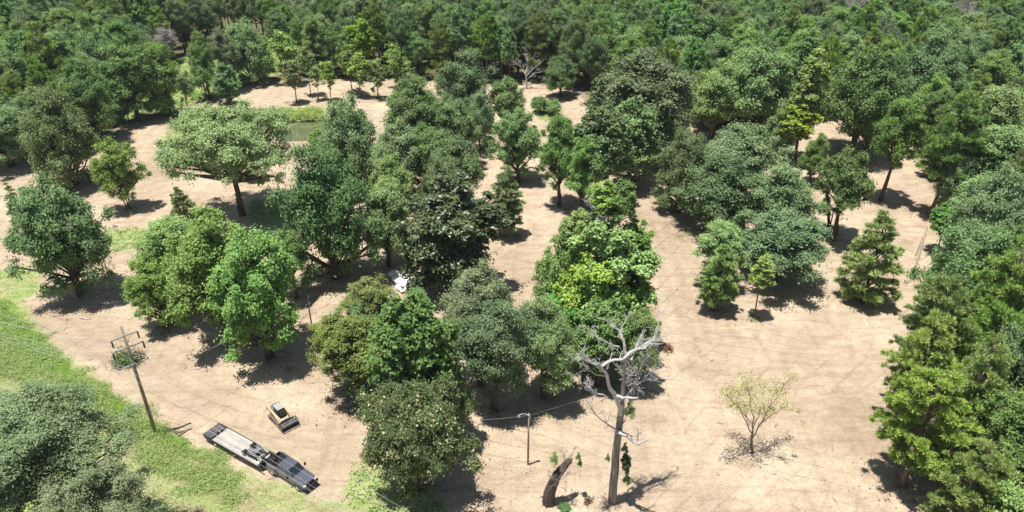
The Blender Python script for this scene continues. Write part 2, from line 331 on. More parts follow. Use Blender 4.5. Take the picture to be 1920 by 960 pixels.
def crown_broad(seed, RR, CC, nl=20, lr=0.36, npf=10, pr=0.8, nleaf=70, size=0.26, aspect=0.6, zmin=-0.45, drop=0.0, flat=0.6, hug=0.62, core=3, fill=0.28, egg=0.22, irr=0.20):
    rng = np.random.default_rng(seed); D = fib(nl, rng, zmin)
    if drop > 0: D = D[rng.uniform(size=len(D)) > drop]
    lobes = D*(1-lr)*rng.uniform(0.60, 1.20, (len(D), 1)); lrs = lr*rng.uniform(0.72, 1.28, len(D))
    nf = int(len(D)*fill)                            # inner puffs that close the gaps
    if nf: fd = fib(nf, rng, zmin); lobes = np.vstack([lobes, fd*rng.uniform(0.3, 0.72, (nf, 1))]); lrs = np.append(lrs, np.full(nf, lr*1.15)); D = np.vstack([D, fd])
    ns = int(len(D)*0.35)                            # small sprays that stick out of the outline
    if ns: sd_ = unit(rng.normal(size=(ns, 3)) + np.array([0, 0, 0.2])); lobes = np.vstack([lobes, sd_*rng.uniform(0.92, 1.10, (ns, 1))]); lrs = np.append(lrs, np.full(ns, lr*0.6)); D = np.vstack([D, sd_])
    if core: lobes = np.vstack([lobes, rng.normal(size=(core, 3))*0.22]); lrs = np.append(lrs, np.full(core, lr*1.1)); D = np.vstack([D, fib(core, rng)])
    z_ = lobes[:, 2]; az = np.arctan2(lobes[:, 1], lobes[:, 0]); p3 = rng.uniform(0, 6.28, 3)
    k_ = (1 - egg*z_)/(1 + egg*0.25)*(1 + irr*np.sin(2*az+p3[0]) + irr*0.8*np.sin(3*az+p3[1]+z_*2))/(1 + irr*0.6)
    lobes[:, :2] *= k_[:, None]; lobes[:, :2] += np.array([math.cos(p3[2]), math.sin(p3[2])])*irr*0.5*z_[:, None]
    Cs, Ns, Ts, ends = [], [], [], []
    S = np.array([RR, RR, CC])
    for l, r_, d in zip(lobes, lrs, D):
        k = max(4, int(npf*(r_/lr)**2)); pd = unit(rng.normal(size=(k, 3)) + d*hug + np.array([0, 0, 0.25]))
        pp = (l + pd*r_*rng.uniform(0.55, 1.05, (k, 1)))*S; ends.append((l*S, pp))
        lt = rng.uniform(-0.12, 0.12)
        for q, dd in zip(pp, pd):
            n_ = int(nleaf*1.75*rng.uniform(0.6, 1.35)); g = rng.normal(size=(n_, 3)); g = unit(g)*(0.25 + np.abs(rng.normal(size=(n_, 1)))*0.62)
            rad = pr*rng.uniform(0.6, 1.6)
            Cs.append(q + g*np.array([rad, rad, rad*flat])); Ns.append(unit(g*0.4 + dd*0.3 + np.array([0, 0, 0.9]) + rng.normal(size=(n_, 3))*0.5))
            Ts.append(np.clip(rng.uniform(0.32, 0.68)+lt + rng.normal(size=n_)*0.24, 0, 1))
    c, n, t_ = np.vstack(Cs), np.vstack(Ns), np.concatenate(Ts)
    return leaves3(c, n, size*0.86, aspect, rng, t_), ends
def crown_pine(seed, RR, CC, levels=11, per=6, ntuft=5, nneed=44, size=0.30, conic=0.75, tr=0.62, asp=0.16):
    rng = np.random.default_rng(seed); Cs, Ns, Ts, ends, Dn = [], [], [], [], []
    for i in range(levels):
        f = (i+0.5)/levels; z = -CC + 2*CC*f
        rad = RR*((1-conic)*math.sqrt(max(0.05, 1-(2*f-1)**2)) + conic*(1-f)**0.75*min(1, f*5+0.45))
        a0 = rng.uniform(0, 6)
        for k in range(per if f < 0.75 else max(3, per-2)):
            a = a0 + 2*math.pi*k/per + rng.uniform(-0.35, 0.35); rr = rad*rng.uniform(0.62, 1.12)
            zj = rng.uniform(-1, 1)*CC/levels; tip = np.array([rr*math.cos(a), rr*math.sin(a), z + zj + rr*rng.uniform(-0.05, 0.22)]); tufts = []
            base = np.array([0, 0, z+zj-0.1*rr]); nt_ = max(2, int(ntuft*rr/RR*1.4)+1)
            for j in range(nt_):
                u_ = 0.45 + 0.55*(j+rng.uniform(0.3, 1))/nt_; q = base + (tip-base)*u_ + rng.normal(size=3)*np.array([0.32, 0.32, 0.14])*rr*0.35
                tufts.append(q); n_ = int(nneed*1.5*rng.uniform(0.7, 1.3)); d = unit(rng.normal(size=(n_, 3))*np.array([1, 1, 0.6]) + np.array([math.cos(a)*0.3, math.sin(a)*0.3, 0.55]))
                R_ = tr*rng.uniform(0.7, 1.25); Cs.append(q + d*R_*rng.uniform(0.25, 1.0, (n_, 1))*np.array([1, 1, 0.7])); Dn.append(d)
                Ts.append(np.clip(rng.uniform(0.25, 0.75) + rng.normal(size=n_)*0.15, 0, 1))
            ends.append((base + (tip-base)*0.5, np.array([tip])))
    c, d, t_ = np.vstack(Cs), np.vstack(Dn), np.concatenate(Ts); N_ = len(c)
    side = unit(np.cross(d, rng.normal(size=(N_, 3)))); s = (size*rng.uniform(0.7, 1.3, N_))[:, None]
    V = np.stack([c - d*s + side*s*asp*1.6, c + d*s*1.2, c - d*s - side*s*asp*1.6], 1).reshape(-1, 3)
    return (V, np.arange(3*N_).reshape(-1, 3), np.repeat(t_, 3)), ends
def limbs(ends, RR, CC, rng, base_r=0.16, twig=0.035, low=-1.0):
    mb = MB()
    for l, pp in ends:
        a = Vector((0, 0, max(low*CC, l[2]-0.55*math.hypot(l[0], l[1])-0.8))); e = Vector(l)
        mid_ = (a+e)/2 + Vector(rng.normal(size=3)*0.25) + Vector((0, 0, 0.2))
        mb.tube([a, mid_, e], [base_r, base_r*0.7, base_r*0.42], 5, False)
        for q in pp[::2]:
            q = Vector(q); mb.tube([e, (e+q)/2 + Vector(rng.normal(size=3)*0.12), q], [base_r*0.38, twig, twig*0.5], 3, False)
    return mb
def trunk_mesh(name, seed, r=0.3, mat=BARK, wob=0.25, n=8):   # unit height trunk, flared foot
    rng = random.Random(seed); mb = MB(); pts, rad = [], []
    for i in range(9):
        f = i/8; k = wob*math.sin(f*math.pi); pts.append((k*math.sin(seed+f*4), k*math.cos(seed*1.7+f*3), f if i else -0.03))
        rad.append(r*(1.0 - 0.62*f) + r*0.6*max(0, 1-f*9))
    mb.tube(pts, rad, n); me = bpy.data.meshes.new(name); me.from_pydata(mb.v, [], mb.f)
    me.polygons.foreach_set('use_smooth', [True]*len(me.polygons)); me.materials.append(mat); return me

PROTO = {}     # kind -> list of (crown mesh, branches mesh, R, C)
def make_proto(kind, fn, seeds, RR, CC, mat, base_r=0.15, bark=BARK, twig=0.035, **kw):
    out = []
    for s in seeds:
        (V, Q_, T), ends = fn(s, RR, CC, **kw)
        cm = mesh_np(kind+'_crown', V, Q_, mat, T)
        lm = limbs(ends, RR, CC, np.random.default_rng(s), base_r, twig)
        bm_ = bpy.data.meshes.new(kind+'_branches'); bm_.from_pydata(lm.v, [], lm.f); bm_.materials.append(bark)
        out.append((cm, bm_, RR, CC))
    PROTO[kind] = out
B = crown_broad
make_proto('oak', B, (1, 2, 3, 4), 6, 4.8, LEAF['oak'], nl=54, lr=0.20, npf=8, pr=0.74, nleaf=54, size=0.165, zmin=-0.85, drop=0.14)
make_proto('oak_low', B, (61, 62), 6, 3.6, LEAF['oak'], nl=30, lr=0.25, npf=9, pr=0.65, nleaf=48, size=0.20, drop=0.12)
make_proto('elm', B, (11, 12, 13), 5, 5, LEAF['elm'], nl=58, lr=0.18, npf=7, pr=0.60, nleaf=50, size=0.155, hug=0.3, zmin=-0.9, drop=0.2)
make_proto('gum', B, (21, 22, 23), 4, 5.5, LEAF['gum'], nl=54, lr=0.19, npf=7, pr=0.50, nleaf=40, size=0.175, aspect=0.85, hug=0.4, zmin=-0.85, drop=0.18)
make_proto('vine', B, (24, 25), 4, 6.5, LEAF['vine'], nl=52, lr=0.20, npf=8, pr=0.55, nleaf=42, size=0.18, aspect=0.8, hug=0.3, zmin=-0.95, egg=-0.05, drop=0.28, fill=0.15)
make_proto('lime', B, (31, 32), 2.4, 5, LEAF['lime'], nl=30, lr=0.26, npf=7, pr=0.42, nleaf=30, size=0.17, aspect=0.85, drop=0.25, zmin=-0.9, egg=0.05, irr=0.3)
make_proto('willow', B, (41,), 9, 4.4, LEAF['willow'], base_r=0.24, nl=64, lr=0.19, npf=12, pr=0.80, nleaf=48, size=0.165, zmin=-0.35, flat=0.45, drop=0.08, core=1, egg=0.05, irr=0.10)
make_proto('magnolia', B, (51,), 5, 8, LEAF['magnolia'], nl=64, lr=0.20, npf=11, pr=0.62, nleaf=40, size=0.24, aspect=0.55, zmin=-0.9)
make_proto('mimosa', B, (52,), 7, 4, LEAF['mimosa'], nl=54, lr=0.20, npf=12, pr=0.72, nleaf=56, size=0.16, flat=0.35, zmin=-0.7)
make_proto('cedar', B, (53, 54), 4, 6, LEAF['cedar'], nl=46, lr=0.22, npf=8, pr=0.55, nleaf=52, size=0.15, aspect=0.4, zmin=-0.85)
make_proto('live', B, (55, 56), 6, 5, LEAF['live'], nl=50, lr=0.22, npf=10, pr=0.75, nleaf=60, size=0.155, zmin=-0.6)
make_proto('pine', crown_pine, (71, 72), 4, 5, LEAF['pine'], base_r=0.07, bark=BARK2, nneed=60, size=0.2, asp=0.2)
make_proto('pine_big', crown_pine, (73, 74, 75), 6, 7, LEAF['pine'], base_r=0.12, bark=BARK2, levels=9, per=7, conic=0.45, nneed=85, tr=0.80, size=0.20, ntuft=6, asp=0.22)
make_proto('pine_grey', B, (78, 79), 6, 6, LEAF['pgrey'], base_r=0.12, bark=BARK2, nl=66, lr=0.17, npf=9, pr=0.62, nleaf=56, size=0.13, aspect=0.35, hug=0.3, zmin=-0.8, drop=0.12, egg=0.1, irr=0.08)
make_proto('pine_slim', crown_pine, (76, 77), 1.6, 4.5, LEAF['pine'], base_r=0.045, bark=BARK2, levels=11, per=5, ntuft=3, nneed=30, tr=0.42, size=0.17, asp=0.22)
make_proto('slim', B, (91, 92, 93), 1.7, 3.6, LEAF['pine'], base_r=0.04, bark=BARK2, nl=20, lr=0.30, npf=5, pr=0.42, nleaf=26, size=0.13, drop=0.25, zmin=-0.9, irr=0.3)
make_proto('sapling', B, (81, 82), 2.5, 3, LEAF['elm'], base_r=0.05, nl=22, lr=0.30, npf=6, pr=0.45, nleaf=30, size=0.14, drop=0.15)
make_proto('bush', B, (83, 84), 1.8, 1.4, LEAF['gum'], base_r=0.04, nl=14, lr=0.4, npf=6, pr=0.45, nleaf=44, size=0.13)
make_proto('cypress', crown_pine, (85,), 2.6, 6, LEAF['live'], base_r=0.045, levels=15, per=6, conic=0.6, nneed=40, tr=0.5, size=0.13, asp=0.3)
make_proto('grey', B, (86, 87), 4, 5, LEAF['grey'], base_r=0.09, bark=DEADW, nl=30, lr=0.3, npf=7, pr=0.7, nleaf=36, size=0.24, aspect=0.10, zmin=-0.7)
TR = {'dark': [trunk_mesh('trunk', s, 0.34) for s in (1, 2, 3)], 'brown': [trunk_mesh('trunk', s, 0.26, BARK2, 0.12) for s in (4, 5)],
      'thin': [trunk_mesh('trunk', s, 0.13, BARK2, 0.12, 6) for s in (6, 7)]}
NAME = dict(oak='oak_tree', oak_low='oak_tree', elm='elm_tree', gum='sweetgum_tree', lime='tulip_tree', vine='vine_covered_tree', willow='spreading_tree', magnolia='magnolia_tree',
            mimosa='mimosa_tree', cedar='cedar_tree', live='live_oak_tree', pine='pine_tree', pine_big='pine_tree', pine_grey='pine_tree', pine_slim='slender_pine_tree',
            sapling='young_tree', slim='slender_tree', bush='bush', cypress='cypress_tree', grey='bare_tree')
cnt = [0]
def put_tree(kind, loc, hc, r, c, label, group=None, rz=None, lean=None, stems=1):
    """one tree: an Empty at its foot > trunk, branches, crown (hc = height of the crown's centre, r and c its radii)"""
    cnt[0] += 1; i = cnt[0]; rr = random.Random(i*17+3)
    cm, bm_, R0, C0 = PROTO[kind][i % len(PROTO[kind])]
    rz = rr.uniform(0, 6.28) if rz is None else rz
    root = tag(empty(NAME[kind], loc, rz), label, 'bush' if kind == 'bush' else 'tree', group)
    if lean: root.rotation_euler = (lean[0], lean[1], rz)
    tk = 'brown' if kind.startswith('pine') else 'dark'
    if r < 2.9 or kind in ('pine_slim', 'slim', 'sapling', 'bush', 'cypress', 'lime'): tk = 'thin'
    if stems == 1:
        th = hc + c*(0.82 if 'pine' in kind or kind == 'cypress' else 0.2)
        o = ob('trunk', TR[tk][i % len(TR[tk])], root); k = max(0.6, min(1.5, r/5)) if tk != 'thin' else max(0.7, r/2.2); o.scale = (k, k, th)
    else:
        for s in range(stems):
            o = ob('trunk', TR['thin'][s % 2], root); a = s*6.28/stems; k = 1.0
            o.scale = (k, k, hc+c*0.3); o.rotation_euler = (math.sin(a)*0.13, math.cos(a)*0.13, 0)
            o.location = (math.cos(a)*0.3, -math.sin(a)*0.3, 0)
    for nm, me_ in (('branches', bm_), ('crown', cm)):
        o = ob(nm, me_, root, (0, 0, hc)); o.scale = (r/R0, r/R0, c/C0)
    return root
TREES_XY = []
def tree_box(kind, u0, v0, u1, v1, vb, label, group=None, **kw):
    """crown outline in the photo and the row of its foot -> real place and size"""
    Y = P(960, vb).y; cu, cv = (u0+u1)/2, (v0+v1)/2
    q = PY(cu, cv, Y); d = math.sqrt(q.x**2 + Y**2 + (q.z-H)**2); depth = Y*CP - (q.z-H)*SP; s = F/depth
    r = (u1-u0)/2/s; th = math.atan2(H-q.z, Y); half = (v1-v0)/2/s
    cc = half**2 - (r*math.sin(th))**2; c = math.sqrt(max(cc, 0.01))/math.cos(th)
    if kind not in ('pine', 'pine_slim', 'pine_big', 'pine_grey', 'cypress', 'bush', 'grey', 'willow', 'live'): r *= 1.0
    c = max(0.5*r, min(2.6*r if kind in ('lime', 'pine_slim', 'cypress') else 1.5*r, c)); c = min(c, max(0.6, q.z-0.25))
    if kind in ('oak', 'elm', 'gum', 'live', 'vine', 'mimosa'): c = min(c*1.04, max(0.6, q.z-0.1))
    p = Vector((q.x, Y, 0)); p.z = ground_z(p.x, p.y)-0.05; TREES_XY.append((p.x, p.y, r))
    return put_tree(kind, p, q.z, r, c, label, group, **kw)

T = tree_box
T('oak', 24,345,196,532,554, 'dark oak standing apart at the left edge of the clearing beside the verge')
T('pine_slim', 10,336,46,440,478, 'slender young pine poking up behind the left side of the lone dark oak')
T('pine_slim', 36,345,70,430,478, 'shorter slender pine between the lone dark oak and its taller slim neighbour')
T('elm', 238,480,345,600,612, 'small light green tree at the left foot of the big leafy clump')
T('elm', 262,400,402,530,572, 'airy pale green tree at the back left of the leafy clump behind the power pole')
T('elm', 300,402,488,612,640, 'tallest round tree of the leafy clump behind the power pole')
T('elm', 395,445,566,655,672, 'wide green tree at the front right of the leafy clump behind the power pole')
T('elm', 505,430,580,520,560, 'thin pale tree between the leafy clump and the round oak')
T('pine', 312,350,375,432,462, 'young bright pine rising behind the leafy clump')
T('elm', 176,265,263,368,390, 'small round tree on several thin stems beside the dirt loop at left', stems=3)
T('oak', 48,180,180,342,348, 'large dark oak with a thick trunk at the left end of the dirt loop')
T('oak', -70,190,62,296,312, 'dark shaded oak cut by the left edge of the picture')
T('willow', 316,192,540,352,404, 'wide spreading pale green tree with a leaning dark trunk in front of the pond')
T('sapling', 425,270,490,318,338, 'small tree half hidden behind the spreading pale tree')
T('sapling', 575,235,612,290,302, 'thin wispy young tree at the near shore of the pond')
T('oak', 524,290,702,516,524, 'large round oak with a shadow at its foot left of the middle of the picture')
T('oak', 595,192,722,350,356, 'dark blue-green oak at the right end of the pond')
T('live', 690,235,800,352,380, 'grey-green tree just right of the dark oak by the pond')
T('oak', 712,150,840,272,296, 'broad oak crown at the upper left of the central grove')
T('oak', 815,106,924,215,240, 'topmost round oak of the central grove')
T('oak', 790,185,902,292,312, 'oak directly below the topmost oak of the central grove')
T('elm', 740,240,850,352,376, 'mid green tree in the heart of the central grove')
T('oak', 800,262,912,372,398, 'oak at the right side of the central grove above the dark magnolia')
T('elm', 690,300,790,430,452, 'soft green tree left of the dark glossy magnolia')
T('oak', 780,300,880,420,446, 'oak crowding the top of the dark glossy magnolia')
T('elm', 668,345,775,478,500, 'shaded green tree between the round oak and the dark glossy magnolia')
T('elm', 1052,262,1135,372,402, 'dull green tree filling the gap between the trio and the vase shaped tree')
T('oak', 866,180,930,262,282, 'small dark oak at the right flank of the central grove')
T('magnolia', 757,340,930,536,550, 'tall dark glossy magnolia in the middle of the picture')
T('cypress', 912,315,986,432,444, 'feathery young cypress standing alone right of the dark magnolia')
T('elm', 922,215,1020,325,342, 'round tree at the left of the trio right of the central grove')
T('elm', 1008,218,1095,352,388, 'middle tree of the trio right of the central grove')
T('gum', 1070,205,1180,338,386, 'bright green tree at the right of the trio right of the central grove')
T('elm', 915,150,986,232,242, 'brownish green viny tree above the small yellow bush')
T('bush', 994,178,1028,214,212, 'dark round bush in the bare gap above the bright trio')
T('bush', 1022,186,1052,216,216, 'paler round bush beside the dark one in the bare gap')
T('bush', 905,252,930,277,275, 'small yellow-green bush in the shade of the central grove')
T('oak', 1018,108,1086,168,182, 'small dark tree with a crisp shadow at the top of the bare gap')
T('oak', 1095,105,1312,262,300, 'huge dome shaped oak at upper centre right')
T('gum', 1135,188,1245,338,352, 'vase shaped tree on a dark forked trunk below the huge dome shaped oak', stems=2)
T('oak', 1225,250,1335,384,398, 'dark oak at the left end of the oak grove right of centre')
T('oak', 1310,235,1468,350,392, 'wide oak at the back of the grove right of centre')
T('oak', 1278,295,1440,428,446, 'yellowish green oak in the middle of the grove right of centre')
T('oak', 1395,312,1532,432,460, 'oak at the right side of the grove right of centre')
T('oak', 1375,385,1562,512,528, 'low wide dark oak at the front of the grove right of centre, over deep shade')
T('elm', 1298,420,1402,510,535, 'light crowned tree behind the short bright pine at the grove front')
T('pine', 1305,458,1398,572,584, 'short bright green pine on bare ground left of the tiny pole-thin pine')
T('pine_slim', 1406,478,1456,540,596, 'tiny pine with a long bare thin trunk in the open ground')
T('pine', 1577,395,1706,566,566, 'full round bright pine alone on the open ground right of the oak grove')
T('elm', 1640,182,1736,310,376, 'tree on a tall bare dark trunk at the right edge of the clearing')
T('pine_big', 1735,172,1850,342,404, 'tall dark pine at the right edge of the clearing')
T('lime', 1484,106,1552,225,298, 'taller yellow-green tree with bright leaves before the right hand forest')
T('lime', 1466,196,1532,268,308, 'shorter yellow-green tree leaning out below the taller bright one')
T('oak', 1545,95,1702,255,292, 'broad dark oak over deep shade right of the yellow-green trees')
T('elm', 1432,205,1496,285,300, 'shaded green tree left of the shorter yellow-green tree')
T('oak', 1600,190,1672,280,296, 'dark low oak under the broad dark oak at right')
T('elm', 1500,255,1556,330,345, 'thin leafy tree right of the yellow-green trees over bare ground')
T('oak', 1756,290,1830,392,412, 'shaded oak at the foot of the tall dark pine')
T('live', 1225,215,1300,290,318, 'grey-green tree under the right side of the huge dome shaped oak')
T('oak', 640,560,720,700,715, 'dark crown between the cedar and the bright sweetgum')
T('oak', 800,690,890,800,830, 'dark leafy mass between the mimosa and the live oaks')
T('oak', 1340,90,1500,232,262, 'dense dark oak left of the yellow-green trees')
T('elm', 1290,120,1400,235,262, 'green oak edge tree right of the huge dome shaped oak')
T('oak', 1690,70,1812,200,240, 'rounded oak above the tall dark pine')
T('elm', 1800,165,1925,330,370, 'tall green tree at the right edge of the picture above the fallen poles')
T('gum', 1745,385,1805,445,476, 'small bright tree beside the leaning poles')
T('oak', 1790,330,1925,500,545, 'blue-green oak at the right edge level with the leaning poles')
T('elm', 1800,235,1960,370,410, 'green tree pressed against the right edge above the blue-green oak')
T('pine_big', 1815,455,1955,660,720, 'hazy green pine at the right edge below the blue-green oak')
T('pine_big', 1690,500,1822,700,756, 'yellow-green pine leading the wall of trees at right')
T('pine_big', 1662,590,1800,770,806, 'middle pine of the wall of trees at right')
T('pine_big', 1650,680,1830,880,910, 'big tufted pine reaching furthest into the open ground at lower right')
T('oak', 1815,610,1960,790,840, 'dense tree behind the big tufted pine at lower right')
T('elm', 1830,740,2000,930,960, 'rounded green tree at the right edge below the dense tree')
T('pine_big', 1750,820,1900,1010,1020, 'pine in the bottom right corner')
T('elm', 1860,880,2060,1080,1090, 'leafy tree cut by the bottom right corner')
T('mimosa', 668,694,896,912,916, 'low wide mimosa dotted with buff blossoms in the lower middle')
T('gum', 698,528,862,812,836, 'tall bright green sweetgum behind the mimosa')
T('cedar', 648,508,746,660,690, 'olive brown cedar beside the white sheeting')
T('cedar', 586,575,728,718,754, 'olive tree with bare tangled lower limbs left of the bright sweetgum')
T('gum', 752,524,812,640,690, 'slim light green tree between the cedar and the grey-green oaks')
T('live', 826,502,968,665,722, 'tallest grey-green live oak right of the bright sweetgum')
T('live', 850,565,1005,732,770, 'front grey-green live oak over the deepest shade')
T('live', 955,572,1086,716,748, 'right hand grey-green live oak beside the dead white tree')
T('vine', 1056,368,1124,520, 640, 'leafy column on the left of the vine covered tree')
T('vine', 1156,385,1226,540, 640, 'leafy column on the right of the vine covered tree')
T('elm', 1000,436,1112,610,645, 'lower left bulge of the vine clad clump')
T('vine', 1050,450,1172,650,665, 'bright middle mass of the vine clad clump')
T('vine', 1138,470,1228,620,660, 'bright right mass of the vine clad clump')
T('vine', 1064,400,1216,650,662, 'tall full bright crown in the core of the vine clad clump')
T('gum', 1000,540,1110,660,680, 'darker front bulge of the vine clad clump')
T('elm', 1148,575,1242,705,722, 'brownish green tree behind the dead white tree')
T('gum', 1074,565,1182,700,724, 'dark green tree just left behind the dead white tree')
T('cypress', 1196,470,1226,512,518, 'wisp of a young conifer right of the vine clad clump')
T('pine_grey', -120,700,216,990,1050, 'big grey-green pine in the bottom left corner', rz=3.6)
T('pine_grey', 50,860,290,1090,1120, 'lower pine cut by the bottom edge at left')
# trees along the dirt loop, upper left
LG = 'young trees lining the back of the dirt loop'
T('elm', 186,88,292,200,228, 'bushy green tree at the left start of the tree row by the dirt loop')
T('elm', 255,84,332,190,214, 'second bushy tree of the row by the dirt loop')
T('oak', 100,120,215,235,262, 'dark oak shading the left end of the grass field')
T('sapling', 322,118,366,206,214, 'thin tree with a pale stem at the edge of the dirt loop')
T('bush', 276,172,328,216,218, 'dark shrub at the edge of the dirt loop under the row of trees')
T('sapling', 356,118,402,178,190, 'small tree on a bare trunk beside the grass field')
T('oak', 350,55,404,160,180, 'narrow dark tree at the back of the grass field')
T('gum', 395,122,452,192,198, 'bright leafy tree left of the round tree with the long shadow')
T('oak', 414,46,514,148,154, 'round oak with a long dark shadow beyond the pond')
NTH = ['leftmost', 'third', 'fourth', 'fifth', 'sixth', 'seventh', 'eighth', 'ninth', 'second', 'last']
for q_ in ((508,60,560,132,158), (528,112,568,166,194), (556,84,592,148,180), (580,118,604,170,188), (598,110,632,168,190), (634,84,676,154,175), (652,100,690,162,184),
           (684,104,724,172,184), (520,70,548,130,150), (722,84,770,156,168)):
    kk_ = NTH.pop(0); T('slim', *q_, kk_ + ' slim pine from the left on the dirt strip beyond the pond', 'slim pines on the dirt strip beyond the pond')
for q_ in ((192,150,222,215,230), (215,150,245,215,227), (238,148,262,208,222)):
    T('slim', *q_, {192: 'left', 215: 'middle', 238: 'right'}[q_[0]] + ' one of three thin stemmed pines at the left end of the dirt loop', 'thin pines at the left end of the dirt loop')
# yellow-green accents and bare crowns standing in the far forest
T('lime', 655,28,702,118,150, 'yellow-green forest tree left of centre beyond the dirt strip')
T('lime', 1098,-12,1140,70,110, 'yellow-green forest tree at the top edge right of centre')
T('lime', 1188,-5,1216,60,100, 'thin yellow-green forest tree at the top edge')
T('lime', 1335,32,1362,80,115, 'small yellow-green crown in the forest left of the bare grey tree')
T('lime', 1462,30,1500,85,118, 'small yellow-green crown above the dense dark oak')
T('grey', 1572,-15,1625,60,100, 'bare grey tree among the forest at top right')
T('grey', 1768,5,1838,95,122, 'wide bare grey crown at top right')
T('grey', 545,-12,590,50,90, 'bare grey tree in the forest at top left')
T('grey', 285,50,335,105,165, 'grey half dead tree above the grass field')

# ------------------------------------------------------------------ the closed forest
frng = random.Random(5); placed = []
def inside(x, y, pg):
    ins = False; n = len(pg)
    for i in range(n):
        a, b_ = pg[i], pg[(i+1) % n]
        if (a[1] > y) != (b_[1] > y) and x < (b_[0]-a[0])*(y-a[1])/(b_[1]-a[1]) + a[0]: ins = not ins
    return ins
tries = 0
while tries < 40000 and len(placed) < 900:
    tries += 1; y = frng.uniform(45, 288); zz = y*CP + H*SP; x = frng.uniform(-1, 1)*(1100/F)*zz
    if not inside(x, y, FOREST) or inside(x, y, GRASS[5]): continue
    rad = frng.uniform(3.4, 6.2)*(1.12 if y < 215 else 0.95)
    if any((x-a)**2 + (y-b_)**2 < (0.60*(rad+c_))**2 for a, b_, c_ in placed): continue
    if any((x-a)**2 + (y-b_)**2 < (0.66*(rad+min(c_, 7)))**2 for a, b_, c_ in TREES_XY): continue
    placed.append((x, y, rad))
LAND = [(1348,60,'the small yellow-green crown'), (1905,150,'the top right corner'), (1905,800,'the right edge pine'), (495,100,'the long shadowed round oak'), (1600,40,'the narrow bare grey tree'), (1803,50,'the wide bare grey crown'), (680,80,'the left yellow-green tree'),
        (310,80,'the grey half dead tree'), (1120,30,'the topmost yellow-green tree'), (988,130,'the small white dead tree'), (1200,180,'the huge dome shaped oak'),
        (1620,170,'the broad shaded dark oak'), (1515,160,'the tall yellow-green tree'), (115,260,'the dirt loop oak'), (567,20,'the top left bare tree'),
        (1745,240,'the tall dark pine'), (1745,600,'the wall of pines'), (1870,400,'the leaning poles'), (870,150,'the topmost grove oak'), (60,60,'the top left corner'), (1860,880,'the bottom right corner')]
TXT = dict(oak='dark oak', elm='mid green tree', gum='light green tree', pine_big='green pine', live='grey-green tree')
TENS = ['fifteenth', 'sixteenth', 'seventeenth', 'eighteenth', 'nineteenth', 'twentieth'] + ['twenty-' + q for q in ('first', 'second', 'third', 'fourth', 'fifth', 'sixth', 'seventh', 'eighth', 'ninth')] + ['thirtieth', 'thirty-first', 'thirty-second', 'thirty-third']
ORD = ['nearest', 'second nearest', 'third nearest', 'fourth nearest', 'fifth nearest', 'sixth nearest', 'seventh nearest', 'eighth nearest', 'ninth nearest', 'tenth nearest', 'eleventh nearest', 'twelfth nearest', 'thirteenth nearest', 'fourteenth nearest'] + [q + ' nearest' for q in TENS]
recs, buckets = [], {}
for x, y, rad in placed:
    k = frng.random(); kind = 'oak' if k < 0.34 else 'elm' if k < 0.60 else 'gum' if k < 0.74 else 'pine_big' if k < 0.90 else 'live'
    if y < 165: kind = 'elm' if k < 0.35 else 'oak' if k < 0.5 else 'pine_big' if k < 0.8 else 'gum'
    hh_ = frng.uniform(13, 21)*(0.75 if y < 178 else 1.0); c = rad*frng.uniform(0.95, 1.45)
    if kind in ('gum', 'pine_big'): hh_ += 2.0; c = rad*frng.uniform(1.3, 1.8); rad *= 0.88
    if kind == 'live': rad *= 0.85
    hc = max(hh_-c*0.85, c*0.9); u, v = proj((x, y, hc)); l_ = min(LAND, key=lambda q: (q[0]-u)**2 + (q[1]-v)**2); du, dv = u-l_[0], v-l_[1]
    d_ = ('right of' if du > 0 else 'left of') if abs(du) > abs(dv) else ('below' if dv > 0 else 'above')
    recs.append((x, y, rad, c, hc, kind)); buckets.setdefault((kind, d_, l_[2]), []).append((du*du+dv*dv, len(recs)-1))
lab = {}
for (kind, d_, l_), q in buckets.items():
    for n_, (_, i_) in enumerate(sorted(q)):
        lab[i_] = '%s%s in the forest %s %s' % ('' if len(q) == 1 else ORD[min(n_, 31)] + ' ', TXT[kind], d_, l_)
for i_, (x, y, rad, c, hc, kind) in enumerate(recs):
    put_tree(kind, (x, y, ground_z(x, y)-0.05), hc, rad, c, lab[i_], '%ss of the closed forest' % TXT[kind])

# ------------------------------------------------------------------ dead and special trees
def branchy(mb, pts, r0, r1, rng, twigs=0, depth=1, tl=1.2, n=6):
    k = len(pts); fine_ = []; rad = []
    for i in range(k-1):                           # smooth the run with extra wobbling points
        a, b_ = Vector(pts[i]), Vector(pts[i+1])
        for j in range(3):
            f = j/3; fine_.append(a.lerp(b_, f) + (Vector([rng.uniform(-1, 1) for _ in range(3)])*(0.05 if n < 9 else 0.012)*(b_-a).length if (i+j) else Vector()))
            rad.append(r0 + (r1-r0)*((i+f)/(k-1)))
    fine_.append(Vector(pts[-1])); rad.append(r1); mb.tube(fine_, rad, n)
    for _ in range(twigs):
        i = rng.randint(max(1, len(fine_)//4), len(fine_)-2); p = fine_[i]; d = (fine_[i+1]-fine_[i-1]).normalized()
        q = (d*0.6 + Vector([rng.uniform(-1, 1), rng.uniform(-1, 1), rng.uniform(-0.3, 1)])).normalized(); ln = tl*rng.uniform(0.5, 1.3)
        e = p + q*ln; sub = [p, p.lerp(e, 0.5) + Vector([rng.uniform(-1, 1) for _ in range(3)])*0.12*ln, e]
        branchy(mb, sub, rad[i]*0.42, 0.016, rng, 3 if depth > 0 else 0, depth-1, ln*0.55, 4)
